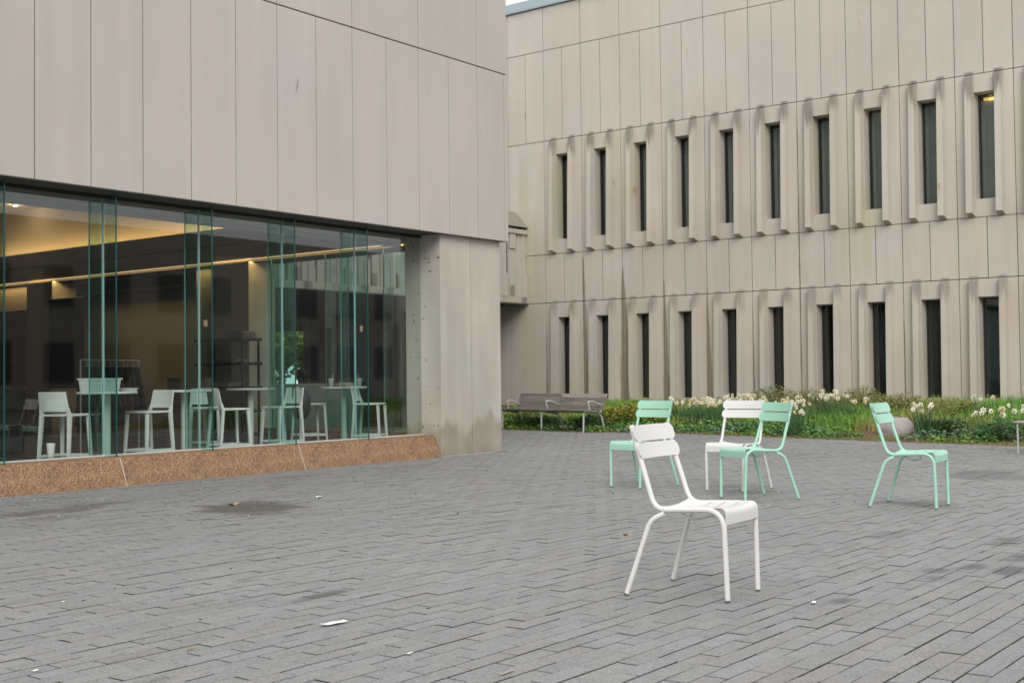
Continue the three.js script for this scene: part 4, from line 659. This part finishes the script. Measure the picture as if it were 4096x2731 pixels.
{ // shrubs
  const shrub = (lab, x, z, r, h, n, pal, sz) => {
    const t = thing('shrub', lab, 'shrub', [x, bedY(x, z) - 0.01, z], 0, 'shrubs in the garden'), S = [];
    for (let k = 0; k < 12; k++) { const a = rr(0, 6.28), l = r * rr(0.3, 0.9); S.push(new THREE.TubeGeometry(new THREE.QuadraticBezierCurve3(V(0, 0, 0), V(Math.cos(a) * l * 0.3, h * 0.6, Math.sin(a) * l * 0.3), V(Math.cos(a) * l, h * rr(0.6, 0.95), Math.sin(a) * l)), 6, 0.006, 5)); }
    obj('stems', S, mat(0.09, 0.07, 0.04, 0.9), t);
    obj('foliage', leafCloud(n, () => { const a = rr(0, 6.28), c = rr(-1, 1), q = Math.cbrt(rnd()), s = Math.sqrt(1 - c * c), w = 0.75 + 0.45 * vn(a * 1.6 + x, c * 2 + z, 5); return V(Math.cos(a) * s * q * r * w, h * (0.5 + 0.5 * c * q * w), Math.sin(a) * s * q * r * w); }, sz, pal, 0.35, 0.4), leafPlain, t);
  };
  const Y = [[0.40, 0.32, 0.045], [0.32, 0.30, 0.05], [0.19, 0.26, 0.04]], O = [[0.22, 0.235, 0.065], [0.17, 0.21, 0.05], [0.27, 0.25, 0.085]], D = [[0.055, 0.13, 0.035], [0.08, 0.16, 0.045], [0.09, 0.15, 0.07]];
  shrub('yellow green bush just right of the wooden bench', 23.2, -15.0, 0.36, 0.5, 1500, Y, 0.03); shrub('yellow leaved bush between the bench and the back mint chair', 23.5, -14.6, 0.42, 0.54, 1600, Y, 0.03); shrub('yellow green bush behind the back mint chair', 23.6, -14.05, 0.38, 0.46, 1300, Y, 0.03);
  shrub('olive feathery shrub above the back of the far white chair', 25.2, -11.9, 0.6, 0.62, 2200, O, 0.028); shrub('olive shrub above the front mint chair of the pair', 25.1, -11.0, 0.5, 0.58, 1700, O, 0.028); shrub('olive shrub on the slope midway along the garden', 25.3, -9.9, 0.55, 0.6, 1900, O, 0.028); shrub('olive shrub behind the back of the sideways mint chair', 24.6, -8.9, 0.6, 0.52, 2000, O, 0.028); shrub('loose olive shrub in the grass near the right edge', 24.2, -7.6, 0.55, 0.44, 1500, O, 0.028);
  shrub('dark green bush at the foot of the boulder', 22.3, -7.15, 0.36, 0.34, 1700, D, 0.032); shrub('dark bushy plant at the garden edge near the low table', 21.5, -6.0, 0.5, 0.36, 1900, D, 0.034); shrub('dark bushy plant beside the low table', 21.2, -4.9, 0.5, 0.4, 1900, D, 0.034); shrub('dark leafy plant under the wooden bench', 22.95, -16.6, 0.5, 0.3, 1500, D, 0.036); shrub('leafy plant at the right end of the bench', 22.7, -15.2, 0.45, 0.32, 1500, D, 0.036);
}
{ // daffodil clumps
  const lm = mat(0.06, 0.13, 0.045, 0.6, { side: THREE.DoubleSide }), pet = mat(0.72, 0.66, 0.44, 0.7, { side: THREE.DoubleSide }), petw = mat(0.78, 0.76, 0.66, 0.7, { side: THREE.DoubleSide }), cupm = mat(0.66, 0.50, 0.16, 0.7, { side: THREE.DoubleSide });
  function flower(p, a, s) {    // six petals and a trumpet facing sideways
    const G = new GB(), q = new THREE.Quaternion().setFromEuler(new THREE.Euler(rr(-0.3, 0.5), a, 0)), T = v => v.applyQuaternion(q).add(p), K = new GB();
    for (let k = 0; k < 6; k++) { const f = k * 1.047, c = Math.cos(f), d = Math.sin(f), w = 0.36; G.quad(T(V(0, 0, 0)), T(V((c * 0.6 - d * w) * s, (d * 0.6 + c * w) * s, 0.1 * s)), T(V(c * s, d * s, -0.05 * s)), T(V((c * 0.6 + d * w) * s, (d * 0.6 - c * w) * s, 0.1 * s))); }
    for (let k = 0; k < 6; k++) { const f = k * 1.047, h = f + 1.047, A = 0.22 * s, B = 0.34 * s; K.quad(T(V(Math.cos(f) * A, Math.sin(f) * A, 0.02 * s)), T(V(Math.cos(h) * A, Math.sin(h) * A, 0.02 * s)), T(V(Math.cos(h) * B, Math.sin(h) * B, 0.5 * s)), T(V(Math.cos(f) * B, Math.sin(f) * B, 0.5 * s))); }
    return [G.geo(), K.geo()];
  }
  function clump(lab, x, z, r, h, n, nf, white) {
    const t = thing('daffodil_clump', lab, 'daffodils', [x, bedY(x, z) - 0.01, z], 0, 'daffodil clumps in the garden'), P = [];
    for (let k = 0; k < n; k++) { const a = rr(0, 6.28), q = Math.sqrt(rnd()) * r, bx = Math.cos(a) * q, bz = Math.sin(a) * q, l = h * rr(0.6, 0.98), o = rr(0.02, 0.14), b = rr(0, 6.28), w = 0.0085, tx = bx + Math.cos(b) * o + bx * 0.4, tz = bz + Math.sin(b) * o + bz * 0.4, dx = Math.cos(b + 1.57) * w, dz = Math.sin(b + 1.57) * w; const A = [bx - dx, 0, bz - dz], B = [bx + dx, 0, bz + dz], m = [(bx * 0.6 + tx * 0.4), l * 0.6, (bz * 0.6 + tz * 0.4)], C = [m[0] + dx, m[1], m[2] + dz], D = [m[0] - dx, m[1], m[2] - dz], E = [tx, l, tz]; P.push(...A, ...B, ...C, ...A, ...C, ...D, ...D, ...C, ...E); }
    const g = new THREE.BufferGeometry(); g.setAttribute('position', new THREE.Float32BufferAttribute(P, 3)); g.computeVertexNormals(); obj('leaves', metreUV(g), lm, t);
    const stems = [];
    for (let k = 0; k < nf; k++) { const a = rr(0, 6.28), q = Math.sqrt(rnd()) * r * 1.25, p = V(Math.cos(a) * q, h * rr(0.92, 1.2), Math.sin(a) * q), b = V(p.x * 0.6, 0, p.z * 0.6); stems.push(rod(b, p, 0.004, 4)); const [G, K] = flower(p, -1.57 + rr(-1.2, 1.2), rr(0.04, 0.06)), f = obj('flower', G, white || rnd() < 0.5 ? petw : pet, t); obj('trumpet', K, cupm, f); }
    obj('stems', stems, lm, t);
  }
  const D = [[24.03, -13.65, 0.26, 0.46, 50, 9, 1, 'few white daffodils just right of the yellow bushes'], [23.8, -13.2, 0.3, 0.47, 60, 17, 0, 'cream daffodils next to the top right of the back mint chair'], [24.0, -12.9, 0.3, 0.48, 60, 16, 1, 'white daffodils midway between the back mint and far white chair'], [23.6, -12.5, 0.28, 0.46, 60, 14, 0, 'cream daffodils low in front, left of the far white chair'], [24.25, -12.35, 0.32, 0.48, 60, 18, 1, 'white daffodils touching the left end of the far white chair back'], [24.2, -11.9, 0.3, 0.48, 60, 16, 0, 'cream daffodils above the middle of the far white chair back'],
    [23.6, -10.8, 0.28, 0.47, 60, 13, 0, 'cream daffodils right beside the front mint chair back'], [23.3, -10.4, 0.24, 0.46, 50, 10, 1, 'white daffodils right of the mint chair pair, lower front'], [24.0, -10.5, 0.28, 0.48, 60, 13, 0, 'cream daffodils up the slope right of the mint chair pair'], [24.5, -10.3, 0.26, 0.5, 50, 12, 1, 'white daffodils highest on the slope right of the pair'], [24.0, -9.95, 0.26, 0.48, 50, 10, 0, 'cream daffodils in the middle of the garden'], [23.9, -9.5, 0.24, 0.46, 45, 8, 0, 'sparse cream daffodils left of the sideways mint chair'],
    [21.75, -9.85, 0.16, 0.44, 120, 7, 0, 'dark leaved daffodil tuft at the front right of the pair'], [22.1, -7.5, 0.18, 0.5, 120, 15, 0, 'cream daffodil tuft with dark leaves beside the boulder'], [22.0, -6.4, 0.26, 0.42, 50, 8, 1, 'white daffodils in the bright grass right of the tuft'], [22.5, -6.05, 0.3, 0.42, 50, 8, 0, 'pale daffodils in the grass near the right edge'], [24.0, -6.9, 0.4, 0.42, 40, 6, 0, 'scattered pale daffodils up the slope at the right'], [25.6, -6.6, 0.35, 0.4, 40, 5, 0, 'few daffodils against the wall at the right'], [23.1, -17.3, 0.16, 0.46, 45, 7, 0, 'daffodils behind the left arm of the bench']];
  for (const [x, z, r, h, n, nf, w, lab] of D) clump(lab, x, z, r, h, n, nf, w);
}
{ // boulder
  const g = new THREE.IcosahedronGeometry(1, 5), p = g.attributes.position; for (let i = 0; i < p.count; i++) { const x = p.getX(i), y = p.getY(i), z = p.getZ(i), k = 0.9 + 0.35 * (fbm(x * 1.6 + 5, y * 1.6 + z * 1.3, 4, 711) - 0.5); p.setXYZ(i, x * 0.30 * k, Math.min(y, 0.82) * 0.32 * k + 0.10, z * 0.36 * k); }
  g.computeVertexNormals(); const m = new THREE.MeshStandardMaterial({ map: tex(256, 256, (u, v) => { const q = 0.36 * (0.8 + 0.4 * fbm(u * 10, v * 10, 4, 721, 10)) * (0.9 + 0.2 * hash(u * 256 | 0, v * 256 | 0, 4)); return [q, q * 0.91, q * 0.86]; }, 1), roughness: 0.9 });
  const o = obj('boulder', g, m); o.position.set(22.35, bedY(22.35, -8.12) - 0.03, -8.12); tag(o, 'smooth pinkish grey boulder lying in the garden by the sideways mint chair', 'boulder');
}
// ---------- litter on the paving ----------
{
  const bits = [['paper_scrap', 'torn white paper scrap on the open paving in front', 'paper', 4.26, -4.37, 0.07, 0.024, [0.75, 0.75, 0.72]], ['paper_scrap', 'small white scrap on the paving beyond the brown puddle stain', 'paper', 8.70, -9.12, 0.05, 0.03, [0.7, 0.68, 0.64]], ['dry_leaf', 'tan dry leaf lying on the brown puddle stain', 'leaf', 7.77, -9.33, 0.06, 0.03, [0.36, 0.24, 0.16]], ['twig', 'short pale twig at the bottom centre of the paving', 'twig', 3.95, -3.06, 0.05, 0.006, [0.36, 0.31, 0.22]], ['dry_leaf', 'brown leaf on the paving left of the near white chair', 'leaf', 7.87, -4.95, 0.035, 0.014, [0.26, 0.13, 0.06]], ['paper_scrap', 'tiny white chip right of the near white chair', 'paper', 6.05, -2.66, 0.022, 0.012, [0.7, 0.7, 0.68]], ['paper_scrap', 'tiny white chip at the lower left corner of the paving', 'paper', 2.86, -4.7, 0.014, 0.008, [0.75, 0.75, 0.72]], ['dry_leaf', 'straw coloured leaf sliver at the lower left of the paving', 'leaf', 3.5, -4.5, 0.035, 0.005, [0.34, 0.2, 0.09]], ['paper_scrap', 'small pale chip near the bottom centre of the paving', 'paper', 3.98, -3.62, 0.02, 0.007, [0.66, 0.63, 0.56]]];
  for (const [n, lab, cat, x, z, a, b, c] of bits) { const g = plate(8, 4, (u, v) => { const k = 1 - 0.35 * Math.pow(Math.abs(2 * u - 1), 2) * (0.6 + 0.4 * Math.sin(v * 9 + x * 7)); return V((u - 0.5) * 2 * a, 0.006 + 0.35 * b * Math.pow(2 * u - 1, 2) + 0.15 * b * Math.sin(u * 7 + x), (v - 0.5) * 2 * b * k); }, 0.001); const o = obj(n, g, mat(...c, 0.85)); o.position.set(x, 0.001, z); o.rotation.y = hash(Math.round(x * 100), 5, 5) * 1.2 - 0.2; tag(o, lab, cat); }
  // crumbs and grit nobody could count
  const G = []; for (let k = 0; k < 420; k++) { const near = rnd() < 0.6, x = near ? rr(6.2, 14) : rr(3, 18), z = near ? rr(-11.9, -7) : rr(-12, -2), s = rr(0.003, 0.011), g = new THREE.TetrahedronGeometry(s).toNonIndexed(); g.scale(1.6, 0.6, 1); g.rotateY(rr(0, 6)); g.translate(x, 0.003, z); const t = rnd(), c = t < 0.25 ? [0.6, 0.58, 0.52] : t < 0.6 ? [0.12, 0.06, 0.035] : [0.05, 0.045, 0.04], q = new Float32Array(g.attributes.position.count * 3); for (let i = 0; i < q.length; i++) q[i] = c[i % 3]; g.setAttribute('color', new THREE.BufferAttribute(q, 3)); G.push(g); }
  stuff(tag(obj('grit', mergeGeometries(G), new THREE.MeshStandardMaterial({ vertexColors: true, roughness: 0.9 })), 'fine crumbs and dark grit scattered over the paving', 'grit'));
}
// ---------- building across the plaza, mirrored in the cafe glass ----------
{
  const b = thing('facing_building', 'pale concrete building across the plaza, mirrored in the cafe glass', 'building'), z = 27;
  obj('wall', box(-25, 140, -0.02, 9, z, z + 6), mat(0.36, 0.33, 0.29, 0.9), b);
  for (let k = 0; k < 48; k++) for (const y of [1.2, 4.8]) { const w = obj('window', cbox(-22 + k * 3.2, -20.4 + k * 3.2, y, y + 2, z - 0.06, z + 0.05, 0.01), mat(0.2, 0.19, 0.17, 0.7), b); obj('pane', box(-21.9 + k * 3.2, -20.5 + k * 3.2, y + 0.1, y + 1.9, z - 0.07, z - 0.062), mat(0.03, 0.035, 0.04, 0.1), w); }
}
renderer.render(scene, camera);
